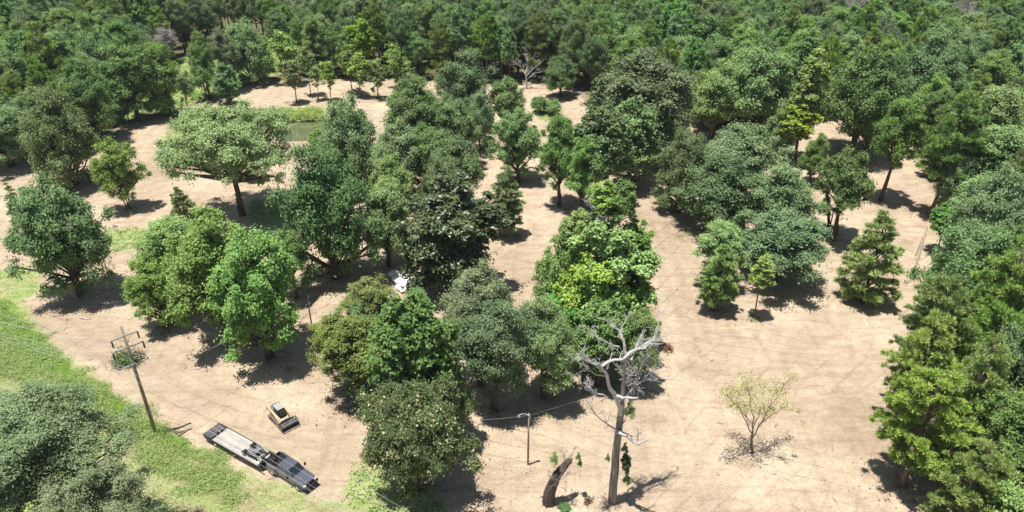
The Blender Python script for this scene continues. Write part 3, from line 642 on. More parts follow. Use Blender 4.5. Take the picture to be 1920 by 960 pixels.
def dead(name, base, runs, label, cat, mats, seed=1, leafs=()):
    rng = random.Random(seed); b0 = P(*base); b0.z = ground_z(b0.x, b0.y)-0.1
    root = tag(empty(name, b0), label, cat); Y0 = b0.y
    for nm, mat, group_ in mats:
        mb = MB()
        for (key, pts, r0, r1, tw, tl) in runs:
            if key != nm: continue
            w_ = [PY(u, v, Y0+dy) - b0 for u, v, dy in pts]; branchy(mb, w_, r0, r1, rng, tw, 2, tl, 9 if nm == 'trunk' else 6)
        mb.build(nm, mat, root, smooth=(nm == 'trunk'))
    for (u, v, dy, rad, kind) in leafs:
        p = PY(u, v, Y0+dy) - b0; cm = PROTO[kind][0][0]; o = ob('vine', cm, root, p); s = rad/PROTO[kind][0][2]; o.scale = (s*0.75, s*0.75, s*0.95)
    return root
def z_(x, y): return (1060 + x/2.4, 550 + y/2.4)
def zp(*l): return [(*z_(x, y), d) for x, y, d in l]
dead('dead_tree', (1149, 942), [
  ('trunk', [(1148,944,0), (1153,880,0), (1158,822,0), (1163,783,0.1), (1166,758,0.2)], 0.50, 0.30, 4, 1.2),
  ('trunk', zp((255,500,0.2),(262,420,0.4),(268,330,0.6),(275,275,0.8)), 0.26, 0.13, 3, 2.0),
  ('limb', zp((248,545,0),(215,450,-0.6),(185,370,-1.2),(160,330,-1.6),(100,305,-2.0),(60,285,-2.4)), 0.25, 0.05, 10, 1.9),
  ('limb', zp((100,305,-2.0),(72,262,-2.2),(92,225,-2.5)), 0.11, 0.03, 3, 1.0),
  ('limb', zp((160,330,-1.6),(200,305,-1.2),(262,296,-0.6),(300,262,0.2),(355,248,1.0)), 0.17, 0.06, 4, 1.4),
  ('limb', zp((275,280,0.8),(340,245,1.4),(400,205,2.0),(430,215,2.6)), 0.20, 0.05, 7, 1.6),
  ('limb', zp((275,280,0.8),(262,215,1.0),(240,165,1.4),(218,150,1.8)), 0.18, 0.04, 6, 1.5),
  ('limb', zp((295,300,0.8),(320,235,1.6),(352,162,2.2)), 0.14, 0.05, 2, 1.0),
  ('limb', zp((240,190,1.2),(262,140,1.8),(275,112,2.2)), 0.07, 0.02, 3, 0.8),
  ('limb', zp((240,240,0.8),(180,215,-0.4),(120,190,-1.4),(80,160,-2.0)), 0.10, 0.02, 6, 1.4),
  ('limb', zp((218,455,-0.5),(260,470,-1.4),(326,471,-2.2)), 0.20, 0.11, 1, 0.8),
  ('limb', zp((258,480,0.2),(300,430,1.0),(350,392,1.8),(400,378,2.4),(530,395,3.6)), 0.15, 0.02, 8, 1.3),
  ('limb', zp((340,400,1.6),(400,330,2.8)), 0.09, 0.03, 4, 1.4),
  ('limb', zp((226,612,-0.4),(180,590,-1.2),(120,520,-2.0),(85,478,-2.6)), 0.12, 0.03, 7, 1.3),
  ('limb', zp((190,470,0),(120,440,-1.0),(85,405,-1.6)), 0.09, 0.02, 10, 1.8),
  ('limb', zp((235,622,-0.3),(280,642,-1.2),(322,680,-1.9),(376,655,-2.2)), 0.27, 0.08, 3, 1.0),
  ('limb', zp((325,662,-1.9),(328,620,-1.9),(320,598,-1.9)), 0.08, 0.03, 2, 0.6),
  ('limb', zp((335,635,-1.8),(375,578,-1.4)), 0.06, 0.015, 1, 0.6),
  ('limb', zp((330,290,1.2),(345,330,1.8),(300,400,1.2)), 0.11, 0.04, 8, 1.7),
  ('limb', zp((405,205,2.0),(420,120,2.6),(465,40,3.4),(452,0,3.8)), 0.08, 0.02, 5, 0.8),
  ('limb', zp((280,300,0.8),(290,400,1.4),(300,460,2.0)), 0.12, 0.03, 12, 1.8),
  ('limb', zp((350,250,1.0),(390,215,1.4),(340,330,2.6)), 0.10, 0.04, 8, 1.5),
 ], 'tall bleached dead tree with bare twisted limbs in the lower middle', 'dead tree', [('trunk', DEADB, 0), ('limb', DEADW, 0)], 4,
 [(1174,867,-0.3,0.8,'magnolia'), (1182,772,0.5,1.0,'sapling'), (1140,860,0,0.45,'sapling'), (1176,900,0.2,0.7,'sapling'), (1172,842,0.3,0.6,'sapling')])
def y_(x, y): return (990 + x/6.86, 820 + y/6.86)
def yp(*l): return [(*y_(x, y), d) for x, y, d in l]
dead('broken_trunk', (1030, 943), [
  ('trunk', yp((262,870,0),(275,720,0),(320,600,0),(375,480,0),(440,400,0.3),(500,330,0.6),(545,280,0.9)), 0.75, 0.30, 3, 0.9),
  ('vine_stem', yp((250,700,-0.4),(330,610,-0.7),(420,540,-0.7),(560,450,-0.6)), 0.05, 0.02, 5, 0.9),
  ('vine_stem', yp((290,620,-0.4),(400,520,-0.6),(480,400,-0.5),(490,270,-0.3),(400,150,0.2)), 0.05, 0.02, 5, 0.9),
  ('vine_stem', yp((270,560,-0.4),(340,420,-0.5),(350,240,-0.3)), 0.04, 0.01, 4, 0.8),
  ('vine_stem', yp((545,290,0.8),(560,345,0.7)), 0.10, 0.05, 0, 0.8),
  ('vine_stem', yp((480,560,-0.5),(470,700,-0.5),(475,790,-0.6)), 0.03, 0.01, 3, 0.8),
  ('vine_stem', yp((520,330,0.8),(600,150,0.8),(650,110,0.7)), 0.04, 0.02, 3, 0.6),
  ('root', yp((250,790,-0.1),(200,760,-0.3),(150,775,-0.5)), 0.16, 0.03, 1, 0.4), ('root', yp((250,830,-0.1),(225,890,-0.8)), 0.20, 0.06, 0, 0.4), ('root', yp((290,830,-0.1),(320,885,-0.7)), 0.22, 0.06, 0, 0.4)],
 'leaning dark broken trunk with pale vine stems at the bottom of the open ground', 'broken trunk', [('trunk', BARK, 0), ('vine_stem', DEADB, 0), ('root', BARK, 0)], 8,
 [(1040,862,0,0.75,'sapling'), (1085,858,0.8,0.5,'sapling'), (1088,870,0.8,0.45,'sapling')])
b_ = G(1058, 955); put_tree('bush', b_, 0.4, 0.65, 0.4, 'small green bush at the foot of the leaning broken trunk')
dead('dead_tree', (988, 167), [
  ('trunk', [(988,167,0),(987,150,0),(985,135,0)], 0.25, 0.16, 1, 1.5),
  ('limb', [(985,140,0),(975,125,-0.5),(958,113,-1)], 0.14, 0.03, 7, 2.4), ('limb', [(985,138,0),(990,120,0.6),(985,103,1)], 0.14, 0.03, 7, 2.4),
  ('limb', [(986,145,0),(1000,128,-0.4),(1015,117,-1)], 0.14, 0.03, 7, 2.4), ('limb', [(987,150,0),(1002,138,1),(1022,134,1.8)], 0.12, 0.03, 6, 2.0)],
 'small white dead tree at the top of the bare gap above the grove', 'dead tree', [('trunk', DEADW, 0), ('limb', DEADW, 0)], 3)
dead('dead_tree', (1682, 290), [
  ('trunk', [(1682,290,0),(1684,262,0),(1690,235,0)], 0.28, 0.18, 2, 1.5),
  ('limb', [(1688,245,0),(1705,215,1),(1725,190,2)], 0.15, 0.03, 12, 3.0), ('limb', [(1688,245,0),(1672,235,-1),(1650,250,-2),(1640,262,-2)], 0.13, 0.03, 9, 2.2),
  ('limb', [(1690,235,0),(1688,215,0.5),(1680,200,1)], 0.12, 0.03, 9, 2.4)],
 'white dead tree tangled under the oaks at the upper right of the clearing', 'dead tree', [('trunk', DEADW, 0), ('limb', DEADW, 0)], 5)
# bare white top of the vine covered tree
dead('dead_tree', (1133, 640), [
  ('trunk', [(1133,640,0),(1136,560,0),(1137,490,0),(1136,432,0)], 0.50, 0.30, 1, 1.0),
  ('limb', [(1137,435,0),(1122,400,-1),(1100,376,-2)], 0.20, 0.04, 8, 1.8), ('limb', [(1137,435,0),(1133,395,0.5),(1128,350,1)], 0.20, 0.04, 7, 1.6),
  ('limb', [(1137,435,0),(1142,398,0.5),(1150,360,1)], 0.18, 0.04, 7, 1.8), ('limb', [(1137,440,0),(1155,405,0),(1175,380,0)], 0.17, 0.04, 8, 1.8),
  ('limb', [(1137,520,0),(1122,480,-2),(1112,462,-2.5)], 0.16, 0.04, 7, 1.4), ('limb', [(1138,500,0),(1150,475,-2),(1160,460,-3)], 0.16, 0.04, 7, 1.4)],
 'dead grey stem with bright leaves at its top rising out of the vine clad clump', 'dead tree', [('trunk', DEADB, 0), ('limb', DEADW, 0)], 6)
tree_box('lime', 1100,336,1160,412,640, 'bright yellow-green tuft of leaves on top of the vine clad clump')
tree_box('gum', 1128,338,1198,420,640, 'leafy green tuft beside the yellow-green one on top of the vine clad clump')
# gnarly vine covered oak
tree_box('oak_low', 1532,290,1645,402,450, 'gnarled open oak with a vine wrapped trunk left of the full round pine', rz=1.0)
dead('viny_snag', (1555, 425), [('trunk', [(1555,425,0),(1552,390,0),(1550,355,0)], 0.30, 0.18, 2, 1.0), ('vine_stem', [(1557,425,0),(1562,395,-0.3),(1552,375,-0.4),(1556,350,0)], 0.12, 0.06, 6, 1.2)],
 'second vine wrapped trunk just left of the gnarled oak', 'trunk', [('trunk', BARK, 0), ('vine_stem', DEADB, 0)], 9, [(1551,375,-0.4,1.1,'sapling'), (1553,400,-0.4,0.9,'sapling')])
# sparse pecan on the open ground
pr_ = dead('sparse_tree', (1412, 849), [
  ('trunk', [(1412,850,0),(1409,835,0),(1410,815,0)], 0.16, 0.12, 0, 0.5),
  ('limb', [(1410,822,0),(1404,795,-0.4),(1385,762,-1),(1365,742,-1.6)], 0.09, 0.02, 8, 1.2), ('limb', [(1410,820,0),(1413,785,0.5),(1405,745,1),(1400,712,1.4)], 0.09, 0.02, 9, 1.2),
  ('limb', [(1410,822,0),(1425,795,0),(1440,770,0.4),(1452,735,1)], 0.09, 0.02, 9, 1.2), ('limb', [(1425,795,0),(1450,778,-0.8),(1475,760,-1.4)], 0.06, 0.02, 8, 1.1),
  ('limb', [(1440,765,0.4),(1465,735,1.4),(1484,706,2)], 0.05, 0.02, 7, 1.0), ('limb', [(1405,790,0),(1388,770,1.5),(1375,735,2.4)], 0.06, 0.02, 7, 1.1),
  ('limb', [(1410,815,0),(1418,790,-1.2),(1425,760,-2)], 0.06, 0.02, 8, 1.1)],
 'sparse young tree with thin yellowing leaves alone on the open ground', 'tree', [('trunk', BARK2, 0), ('limb', BARK2, 0)], 12)
prng = np.random.default_rng(3); cs = []
for (u, v, dy, rr_) in [(1365,742,-1.6,1.0),(1375,735,2.4,1.0),(1400,712,1.4,1.1),(1385,760,-1,0.9),(1452,735,1,1.1),(1475,760,-1.4,0.8),(1484,708,2,0.7),(1425,762,-2,1.1),(1412,740,0.5,1.2),(1440,772,0,0.8),(1465,735,1.4,0.8),(1405,765,0,0.9),(1392,728,0,0.9),(1432,722,1,1.0),(1497,770,-1,0.3),(1370,758,0,0.6)]:
    p = PY(u, v, pr_.location.y+dy) - pr_.location; n_ = int(150*rr_); cs.append(np.array(p) + prng.normal(size=(n_, 3))*rr_*np.array([0.55, 0.6, 0.42]))
cs = np.vstack(cs); V_, Q_, T_ = leaves(cs, unit(prng.normal(size=cs.shape) + [0, 0, 0.5]), 0.13, 0.42, prng, prng.uniform(0, 1, len(cs)))
ob('crown', mesh_np('sparse_crown', V_, Q_, LEAF['sparse'], T_), pr_)

# ------------------------------------------------------------------ brush, logs, debris
def brush(name, u, v, rx, ry, h, n, label, leafkind=None, mat=DEADB, seed=1, cat='brush pile', nl=600):
    rng = random.Random(seed); c0 = G(u, v); root = tag(empty(name, c0, rng.uniform(0, 3)), label, cat); mb = MB()
    for _ in range(n):
        a = rng.uniform(0, 6.28); d = rng.random()**0.6; c_ = Vector((math.cos(a)*rx*d*0.7, math.sin(a)*ry*d*0.7, rng.uniform(0.05, h)*(1-d*0.7)))
        q = Vector((rng.uniform(-1, 1), rng.uniform(-1, 1), rng.uniform(-0.25, 0.35))).normalized()*rng.uniform(0.3, 0.7)*rx
        k = Vector([rng.uniform(-0.2, 0.2) for _ in range(3)]); e = c_+q; e.z = max(0.03, e.z); s_ = c_-q; s_.z = max(0.03, s_.z); r_0 = rng.uniform(0.02, 0.07)
        mb.tube([s_, c_+k, e], [r_0, r_0*0.8, 0.01], 4)
    mb.build('branches', mat, root)
    if leafkind:
        g = np.random.default_rng(seed); cc = g.normal(size=(nl, 3))*np.array([rx*0.42, ry*0.42, h*0.42]); cc[:, 2] = np.abs(cc[:, 2]) + 0.05
        V_, Q_, T_ = leaves(cc, unit(g.normal(size=cc.shape) + [0, 0, 0.6]), 0.15, 0.5, g, g.uniform(0.1, 0.9, nl)); ob('leaves', mesh_np('brush_leaves', V_, Q_, LEAF[leafkind], T_), root)
    return root
brush('brush_pile', 238, 680, 2.0, 1.8, 1.9, 60, 'heap of cut green brush right behind the power pole', 'oak', seed=2, nl=2600)
brush('brush_pile', 258, 668, 1.1, 0.9, 1.0, 24, 'brown withered limbs at the right of the green brush heap', 'brown', seed=3, nl=260)
brush('root_clump', 318, 603, 1.2, 0.7, 0.6, 26, 'dark uprooted clump at the left foot of the leafy clump', 'brown', BARK, 4, 'root clump', 160)
brush('brush_pile', 1248, 655, 1.1, 0.9, 0.8, 24, 'reddish brown dry brush right of the dead white tree', 'brown', seed=5, nl=420)
brush('brush_pile', 672, 738, 3.4, 2.2, 3.4, 120, 'tangle of bare pale limbs under the olive tree', 'cedar', DEADB, 6, nl=900)
brush('brush_pile', 1103, 940, 0.7, 0.5, 0.5, 14, 'small reddish twig heap between the broken trunk and the dead tree', 'brown', seed=7, nl=90)
brush('brush_pile', 1690, 470, 0.9, 0.6, 0.4, 16, 'few dry sticks left of the fallen poles', None, seed=8)
brush('brush_pile', 1655, 268, 2.6, 1.6, 1.5, 60, 'grey brush pile under the white dead tree at upper right', None, DEADW, 9)
brush('brush_pile', 215, 405+20, 0.8, 0.5, 0.4, 12, 'few twigs near the small tree with several stems', None, seed=10)
def log(name, a, b_, r, label, mat=POLE, cat='pole', za=0.15, zb=0.15, n=7):
    A, B_ = P(*a), P(*b_); A.z = ground_z(A.x, A.y)+za; B_.z = ground_z(B_.x, B_.y)+zb
    o = empty(name, A); mb = MB(); d = B_-A; mb.tube([Vector(), d*0.5 + Vector((0.05, 0, 0.02)), d], [r, r*0.9, r*0.75], n); mb.build('stem', mat, o)
    return tag(o, label, cat), d
l1, d1 = log('fallen_pole', (1712,514), (1738,428), 0.17, 'longest weathered pole lying beside the wall of trees at right')
mb = MB()
for f in (0.28, 0.55): mb.tube([d1*f + Vector((-0.6, 0, 0.05)), d1*f + Vector((1.0, 0.1, 0.1))], 0.07, 5)
mb.build('cross_peg', POLE, l1)
log('fallen_pole', (1717,478), (1729,446), 0.13, 'shorter weathered pole lying against the long fallen pole at right')
log('fallen_pole', (1769,484), (1783,440), 0.22, 'dark brown pole lying in front of the small bright tree', BARK2)
log('fallen_pole', (1772,484), (1792,428), 0.16, 'pale pole lying along the dark brown one', POLE, zb=0.8)
log('fallen_pole', (1776,496), (1790,460), 0.15, 'pale pole nearest the yellow-green pine at right', POLE, zb=0.6)
for k, (a, b_) in enumerate((((334,818),(352,806)), ((328,814),(360,803)), ((322,812),(340,808)))):
    log('plank', a, b_, 0.09, ('nearest', 'longest', 'shortest')[k] + ' of the old boards dropped between the power pole and the trailer', POLE, 'board')
log('fallen_limb', (975,170), (1021,144), 0.16, 'white fallen limb lying at the foot of the small white dead tree', DEADW, 'limb', zb=0.5)
log('stick', (148,598), (166,601), 0.06, 'pale stick on bare ground below the lone dark oak', DEADW, 'stick')
# white sheeting heap
m_white = plain('white_sheeting', (0.86, 0.86, 0.84), 0.5, spot=0.06)
g = G(748, 532); root = tag(empty('sheeting_heap', g, R(-55)), 'crumpled heap of white sheeting between the cedar and the dark magnolia', 'sheeting')
for (cx, cy, cz, lx, ly, tilt, sd) in ((0,0,1.1,5.2,1.6,0.25,1), (1.3,1.6,0.8,2.6,1.8,-0.3,2), (2.0,-0.5,0.7,2.4,1.3,0.5,3)):
    n1, n2 = 15, 7; vv = []; r_ = random.Random(sd)
    for i in range(n1):
        for j in range(n2):
            x = (i/(n1-1)-0.5)*lx; y = (j/(n2-1)-0.5)*ly; vv.append((cx+x + r_.uniform(-.1,.1), cy+y + r_.uniform(-.1,.1), max(0.05, cz + y*tilt + 0.18*math.sin(x*2.2+sd)*math.cos(y*3) + r_.uniform(-.1,.1))))
    mb = MB(); mb.add(vv, [(i*n2+j, (i+1)*n2+j, (i+1)*n2+j+1, i*n2+j+1) for i in range(n1-1) for j in range(n2-1)])
    o = mb.build('sheet', m_white, root); s = o.modifiers.new('thick', 'SOLIDIFY'); s.thickness = 0.03
mb = MB(); mb.box((0.2, 0.2, 0.35), (4.2, 1.8, 0.7)); mb.build('base_pile', plain('dull_debris', (0.30, 0.29, 0.28), 0.8), root, bevel=0.1)
brush('debris_pile', 765, 566, 1.0, 0.8, 1.2, 30, 'pale broken wood heap below the white sheeting', None, DEADW, 15, 'debris')

# ------------------------------------------------------------------ grass, weeds, chips (nobody could count them)
def scatter(n, pgs, seed, box=None):
    ap = np.vstack(pgs); box = (max(-130, ap[:, 0].min()), min(130, ap[:, 0].max()), max(30, ap[:, 1].min()), min(285, ap[:, 1].max()))
    g = np.random.default_rng(seed); out = []
    while sum(map(len, out)) < n:
        x = g.uniform(box[0], box[1], n*2); y = g.uniform(box[2], box[3], n*2); d = np.full(x.shape, -9.0)
        for pg in pgs: d = np.maximum(d, sdist(x, y, pg))
        d = d + 2.2*np.sin(x*0.55+np.sin(y*0.8)*2)*np.cos(y*0.47-x*0.2)*(seed == 2)
        k = d > g.uniform(-0.5, 1.2, len(x)); out.append(np.stack([x[k], y[k]], 1))
    return np.vstack(out)[:n], g
def gheight(x, y):
    z = gz_np(x, y); d = sdist(x, y, VERGE); return z + 0.25*np.clip(d/4, 0, 1)*np.clip((30-d)/20, 0, 1)
def blades(xy, g, h, wd, k, spread):                # each tuft: k bent blades that spread outwards
    n = len(xy); base = np.repeat(np.column_stack([xy, gheight(xy[:, 0], xy[:, 1])]), k, 0); N_ = n*k
    off = g.normal(size=(N_, 2))*spread; base[:, :2] += off; hh = np.repeat(h*g.uniform(0.4, 1.5, n), k)
    base[:, 2] += hh*g.uniform(0.15, 0.95, N_)
    nrm = unit(np.column_stack([off/spread*0.45 + g.normal(size=(N_, 2))*0.4, np.ones(N_)]))
    return leaves(base, nrm, wd, 0.42, g, np.clip(np.repeat(g.uniform(0.1, 0.9, n), k) + g.normal(size=N_)*0.16, 0, 1))
GM = leaf_mat('grass_blades', (0.230, 0.315, 0.085), (0.350, 0.440, 0.150), var=0.0)
LM = leaf_mat('weed_leaves', (0.175, 0.275, 0.055), (0.360, 0.480, 0.130), var=0.0)
xy, g = scatter(26000, [VERGE], 1, None); V_, Q_, T_ = blades(xy, g, 0.14, 0.10, 3, 0.2)
tag(ob('grass', mesh_np('grass', V_, Q_, GM, T_)), 'short bright grass on the verge beside the power line', 'grass', kind='stuff')
xy, g = scatter(19000, [LUSH], 2, None); V_, Q_, T_ = blades(xy, g, 0.50, 0.10, 7, 0.24)
tag(ob('weeds', mesh_np('weeds', V_, Q_, LM, T_)), 'tall lush weeds in a band along the bare ground', 'weeds', kind='stuff')
xy, g = scatter(9000, GRASS, 3, None); V_, Q_, T_ = blades(xy, g, 0.4, 0.20, 4, 0.25)
tag(ob('grass', mesh_np('grass', V_, Q_, GM, T_)), 'patches of grass by the pond and in the field behind the dirt loop', 'grass', kind='stuff')
BANK = poly([(500,212),(600,208),(612,224),(520,228),(500,234)]); xy, g = scatter(1300, [BANK], 4); xy = xy[np.sin(xy[:, 0]*0.9)+np.sin(xy[:, 0]*2.3+xy[:, 1])+g.normal(size=len(xy))*0.5 > -0.5]; V_, Q_, T_ = blades(xy, g, 1.5, 0.22, 12, 0.5)
tag(ob('reeds', mesh_np('reeds', V_, Q_, LEAF['lime'], T_)), 'tall bright reeds on the far bank of the pond', 'reeds', kind='stuff')
# low shrubs inside the forest edge
ug = random.Random(9); cs, ts = [], []; gg = np.random.default_rng(12); k = 0
while k < 700:
    y = ug.uniform(60, 262); zz = y*CP + H*SP; x = ug.uniform(-1, 1)*0.75*zz
    dd = float(sdist(np.array([x]), np.array([y]), FOREST)[0])
    if dd < 1.5 or dd > 45: continue
    k += 1; n_ = 70; r_ = ug.uniform(0.7, 1.7); q = gg.normal(size=(n_, 3))*np.array([r_, r_, r_*0.6])*0.5; q[:, 2] = np.abs(q[:, 2]) + 0.2
    cs.append(q + [x, y, 0.2]); ts.append(np.clip(gg.normal(size=n_)*0.2 + ug.uniform(0.3, 0.7), 0, 1))
cs = np.vstack(cs); V_, Q_, T_ = leaves(cs, unit(gg.normal(size=cs.shape) + [0, 0, 0.8]), 0.24, 0.6, gg, np.concatenate(ts))
tag(ob('undergrowth', mesh_np('undergrowth', V_, Q_, LEAF['elm'], T_)), 'low leafy undergrowth along the inner edge of the forest', 'undergrowth', kind='stuff')
g = np.random.default_rng(77); cs, ts = [], []
for (x_, y_2, r_) in TREES_XY:
    n_ = int(26*min(r_, 7)); a = g.uniform(0, 6.28, n_); d = np.abs(g.normal(size=n_))*r_*0.5
    cs.append(np.stack([x_+np.cos(a)*d, y_2+np.sin(a)*d, gz_np(x_+np.cos(a)*d, y_2+np.sin(a)*d)+0.06+g.random(n_)*0.12], 1)); ts.append(g.random(n_))
cs = np.vstack(cs); V_, Q_, T_ = leaves(cs, unit(np.column_stack([g.normal(size=(len(cs), 2))*0.4, np.ones(len(cs))])), 0.16, 0.6, g, np.concatenate(ts))
tag(ob('leaf_litter', mesh_np('leaf_litter', V_, Q_, LEAF['brown'], T_)), 'dry fallen leaves under the trees of the clearing', 'leaf litter', kind='stuff')
g = np.random.default_rng(78); cs, ts = [], []
for (x_, y_2, r_) in TREES_XY:
    for _ in range(3):
        if g.random() < 0.5: continue
        a = g.uniform(0, 6.28); q_ = g.uniform(0.3, 0.95)*r_; n_ = 46; rr_ = g.uniform(0.25, 0.7); q = g.normal(size=(n_, 3))*rr_*np.array([0.6, 0.6, 0.4]); q[:, 2] = np.abs(q[:, 2])+0.1
        cs.append(q + [x_+math.cos(a)*q_, y_2+math.sin(a)*q_, 0.05]); ts.append(np.clip(g.normal(size=n_)*0.2+g.uniform(0.3, 0.7), 0, 1))
cs = np.vstack(cs); V_, Q_, T_ = leaves(cs, unit(g.normal(size=cs.shape)*0.6 + [0, 0, 0.8]), 0.12, 0.6, g, np.concatenate(ts))
tag(ob('seedlings', mesh_np('seedlings', V_, Q_, LEAF['elm'], T_)), 'small green seedlings and weeds round the tree feet', 'seedlings', kind='stuff')
# chips of shredded wood over the cleared ground
g = np.random.default_rng(21); n_ = 26000; y = 42 + 170*g.random(n_)**1.7; x = g.uniform(-0.72, 0.72, n_)*(y*CP + 32.5)
k = (sdist(x, y, VERGE) < 0.3) & (sdist(x, y, POND) < -1) & (sdist(x, y, FOREST) < 3) & (np.sin(x*0.4+y*0.2) + np.sin(y*0.33-x*0.13) + g.normal(size=n_) > -0.3); x, y = x[k], y[k]; n_ = len(x)
c_ = np.stack([x, y, gz_np(x, y)+0.05], 1); V_, Q_, T_ = leaves(c_, unit(np.column_stack([g.normal(size=(n_, 2))*0.25, np.ones(n_)])), 0.13, 0.28, g, g.random(n_))
V_[:, 2] = np.maximum(V_[:, 2], np.repeat(c_[:, 2]-0.02, 4))
CH = leaf_mat('wood_chips', (0.24, 0.165, 0.11), (0.62, 0.50, 0.36), var=0.0, trans=0.0)
tag(ob('wood_chips', mesh_np('wood_chips', V_, Q_, CH, T_)), 'shredded wood chips scattered over the cleared ground', 'wood chips', kind='stuff')
g = random.Random(31); mb = MB()
for _ in range(420):
    y_1 = 46 + 120*g.random()**1.5; x1 = g.uniform(-0.68, 0.68)*(y_1*CP+32.5)
    if inside(x1, y_1, VERGE) or inside(x1, y_1, POND): continue
    a = g.uniform(0, 3.14); ln = g.uniform(0.25, 1.0); zz = ground_z(x1, y_1)+0.05; mb.tube([(x1, y_1, zz), (x1+math.cos(a)*ln, y_1+math.sin(a)*ln, zz+g.uniform(0, 0.1))], [0.035, 0.015], 4)
tag(mb.build('twigs', BARK2), 'broken twigs littering the cleared ground', 'twigs', kind='stuff')

# ------------------------------------------------------------------ poles and wires
m_wire = plain('pale_wire', (0.40, 0.40, 0.40), 0.6, 0.1, 0.05); m_steel = plain('galvanised_steel', (0.42, 0.43, 0.44), 0.5, 0.5); m_ins = plain('brown_porcelain', (0.10, 0.06, 0.05), 0.25)
m_black = plain('black_steel', (0.022, 0.022, 0.026), 0.45, 0.3, 0.3); m_rub = plain('tyre_rubber', (0.03, 0.03, 0.03), 0.85)
pb = G(292, 812); pole = tag(empty('power_pole', pb), 'tall wooden power pole with three crossarms standing on the grass verge', 'power pole')
mb = MB(); mb.tube([(0, 0, -0.2), (0, 0, 5), (0, 0, 11), (0, 0, 16.3)], [0.23, 0.21, 0.175, 0.14], 12); mb.build('post', POLE, pole, smooth=True)
AR = R(42); ad = Vector((math.cos(AR), math.sin(AR), 0)); wd_ = Vector((math.sin(AR), -math.cos(AR), 0))
wl_ = Vector((math.cos(R(-22)), math.sin(R(-22)), 0)); wr_ = Vector((math.cos(R(-34)), math.sin(R(-34)), 0)); attach = []
for hz, half, sides in ((15.1, 1.5, (-1,)), (13.5, 1.75, (-1, 1)), (11.0, 1.7, (-1, 1))):
    arm = MB(); o_ = Vector((0, 0, hz)) + wd_*0.22
    arm.box(o_, (half*2, 0.10, 0.13), AR); arm = arm.build('crossarm', m_steel, pole)
    mb = MB()
    for s in (-1, 1): mb.tube([Vector((0, 0, hz-0.8)) + wd_*0.2, o_ + ad*s*0.9 - Vector((0, 0, 0.07))], 0.022, 4)
    mb.build('brace', m_steel, arm)
    for s in (-1, 1):
        e = o_ + ad*s*(half-0.08); mb = MB()
        if hz > 13.2:
            for j in range(5): mb.tube([e + Vector((0, 0, -0.18-0.17*j)), e + Vector((0, 0, -0.28-0.17*j))], [0.13, 0.05], 8)
            mb.tube([e + Vector((0, 0, -0.05)), e + Vector((0, 0, -1.05))], 0.03, 5)
            low_ = e + Vector((0, 0, -1.05))
        else:
            mb.tube([e + Vector((0, 0, 0.06)), e + Vector((0, 0, 0.3))], [0.07, 0.05], 8); low_ = e + Vector((0, 0, 0.3))
        mb.build('insulator', m_ins, arm)
        if s in sides: attach.append(low_)
attach += [Vector((0, 0, 10.3)) + wd_*0.22, Vector((0, 0, 9.3)) + wd_*0.22]
mb = MB()
for q in (16.2,): mb.tube([(0, 0, q), (0, 0, q+0.12)], [0.155, 0.1], 10)
mb.build('pole_cap', m_steel, pole)
WTXT = ['topmost power line wire', 'upper left power line wire hung from the second crossarm', 'upper right power line wire hung from the second crossarm', 'left wire on the lowest crossarm', 'right wire on the lowest crossarm', 'wire just under the crossarms', 'lowest communication wire on the pole']
def sag(a, b_, s, n=26): return [a.lerp(b_, i/n) - Vector((0, 0, 4*s*(i/n)*(1-i/n))) for i in range(n+1)]
for at_, tx in zip(attach, WTXT):
    A = pb + at_; root = empty('power_line_wire', A); mb = MB()
    mb.tube([p - A for p in sag(A - wl_*110, A, 2.4)], 0.014, 4); mb.tube([p - A for p in sag(A, A + wr_*70, 1.4)], 0.010, 4)
    mb.build('wire', m_wire, root); tag(root, tx + ' running over the verge and truck', 'wire')
def small_pole(u, v, h, r, label, lamp=False):
    b0 = G(u, v); root = tag(empty('light_pole' if lamp else 'service_pole', b0), label, 'pole'); mb = MB()
    mb.tube([(0, 0, -0.2), (0, 0, h*0.5), (0, 0, h)], [r, r*0.88, r*0.75], 10); mb.build('post', POLE, root, smooth=True); return root, b0
lp, lb = small_pole(990, 871, 8.0, 0.13, 'short wooden yard light pole with a curved lamp arm on open ground', True)
mb = MB(); mb.tube([(0.05, 0, 7.7), (-0.3, -0.1, 8.05), (-0.75, -0.3, 8.25), (-1.1, -0.45, 8.2)], 0.045, 6); arm = mb.build('lamp_arm', plain('pale_metal', (0.6, 0.6, 0.58), 0.4, 0.4), lp)
mb = MB(); mb.tube([(-1.05, -0.43, 8.25), (-1.1, -0.45, 8.12), (-1.12, -0.46, 7.95)], [0.10, 0.17, 0.19], 10); mb.build('lamp', m_steel, arm)
mb = MB(); mb.tube([(0, 0, 7.75), (0, 0, 7.85)], 0.16, 8); mb.box((0.12, -0.05, 7.5), (0.15, 0.12, 0.3)); mb.build('fitting', m_steel, lp)
sp, sb = small_pole(590, 642, 8.6, 0.12, 'thin dark service pole between the leafy clump and the olive tree')
mb = MB(); mb.tube([(0.1, 0, 8.2), (0.22, 0, 8.3), (0.22, 0, 8.0)], 0.06, 5); mb.build('insulator', m_white, sp)
A = lb + Vector((0, 0, 7.75)); C_ = PY(872, 789, lb.y); D_ = PY(1120, 738, G(1120, 700).y-6)
for q, sgn, tx in ((C_, 0.12, 'service wire from the light pole leftwards into the sweetgum'), (D_, 0.15, 'service wire from the light pole rightwards into the shaded trees')):
    root = tag(empty('service_wire', A), tx, 'wire'); mb = MB(); mb.tube([p - A for p in sag(A, q, sgn)], 0.008, 4); mb.build('wire', m_wire, root)
A = pb + Vector((0, 0, 9.0)); q = sb + Vector((0, 0, 8.3)); root = tag(empty('service_wire', A), 'service wire from the power pole to the thin dark service pole', 'wire')
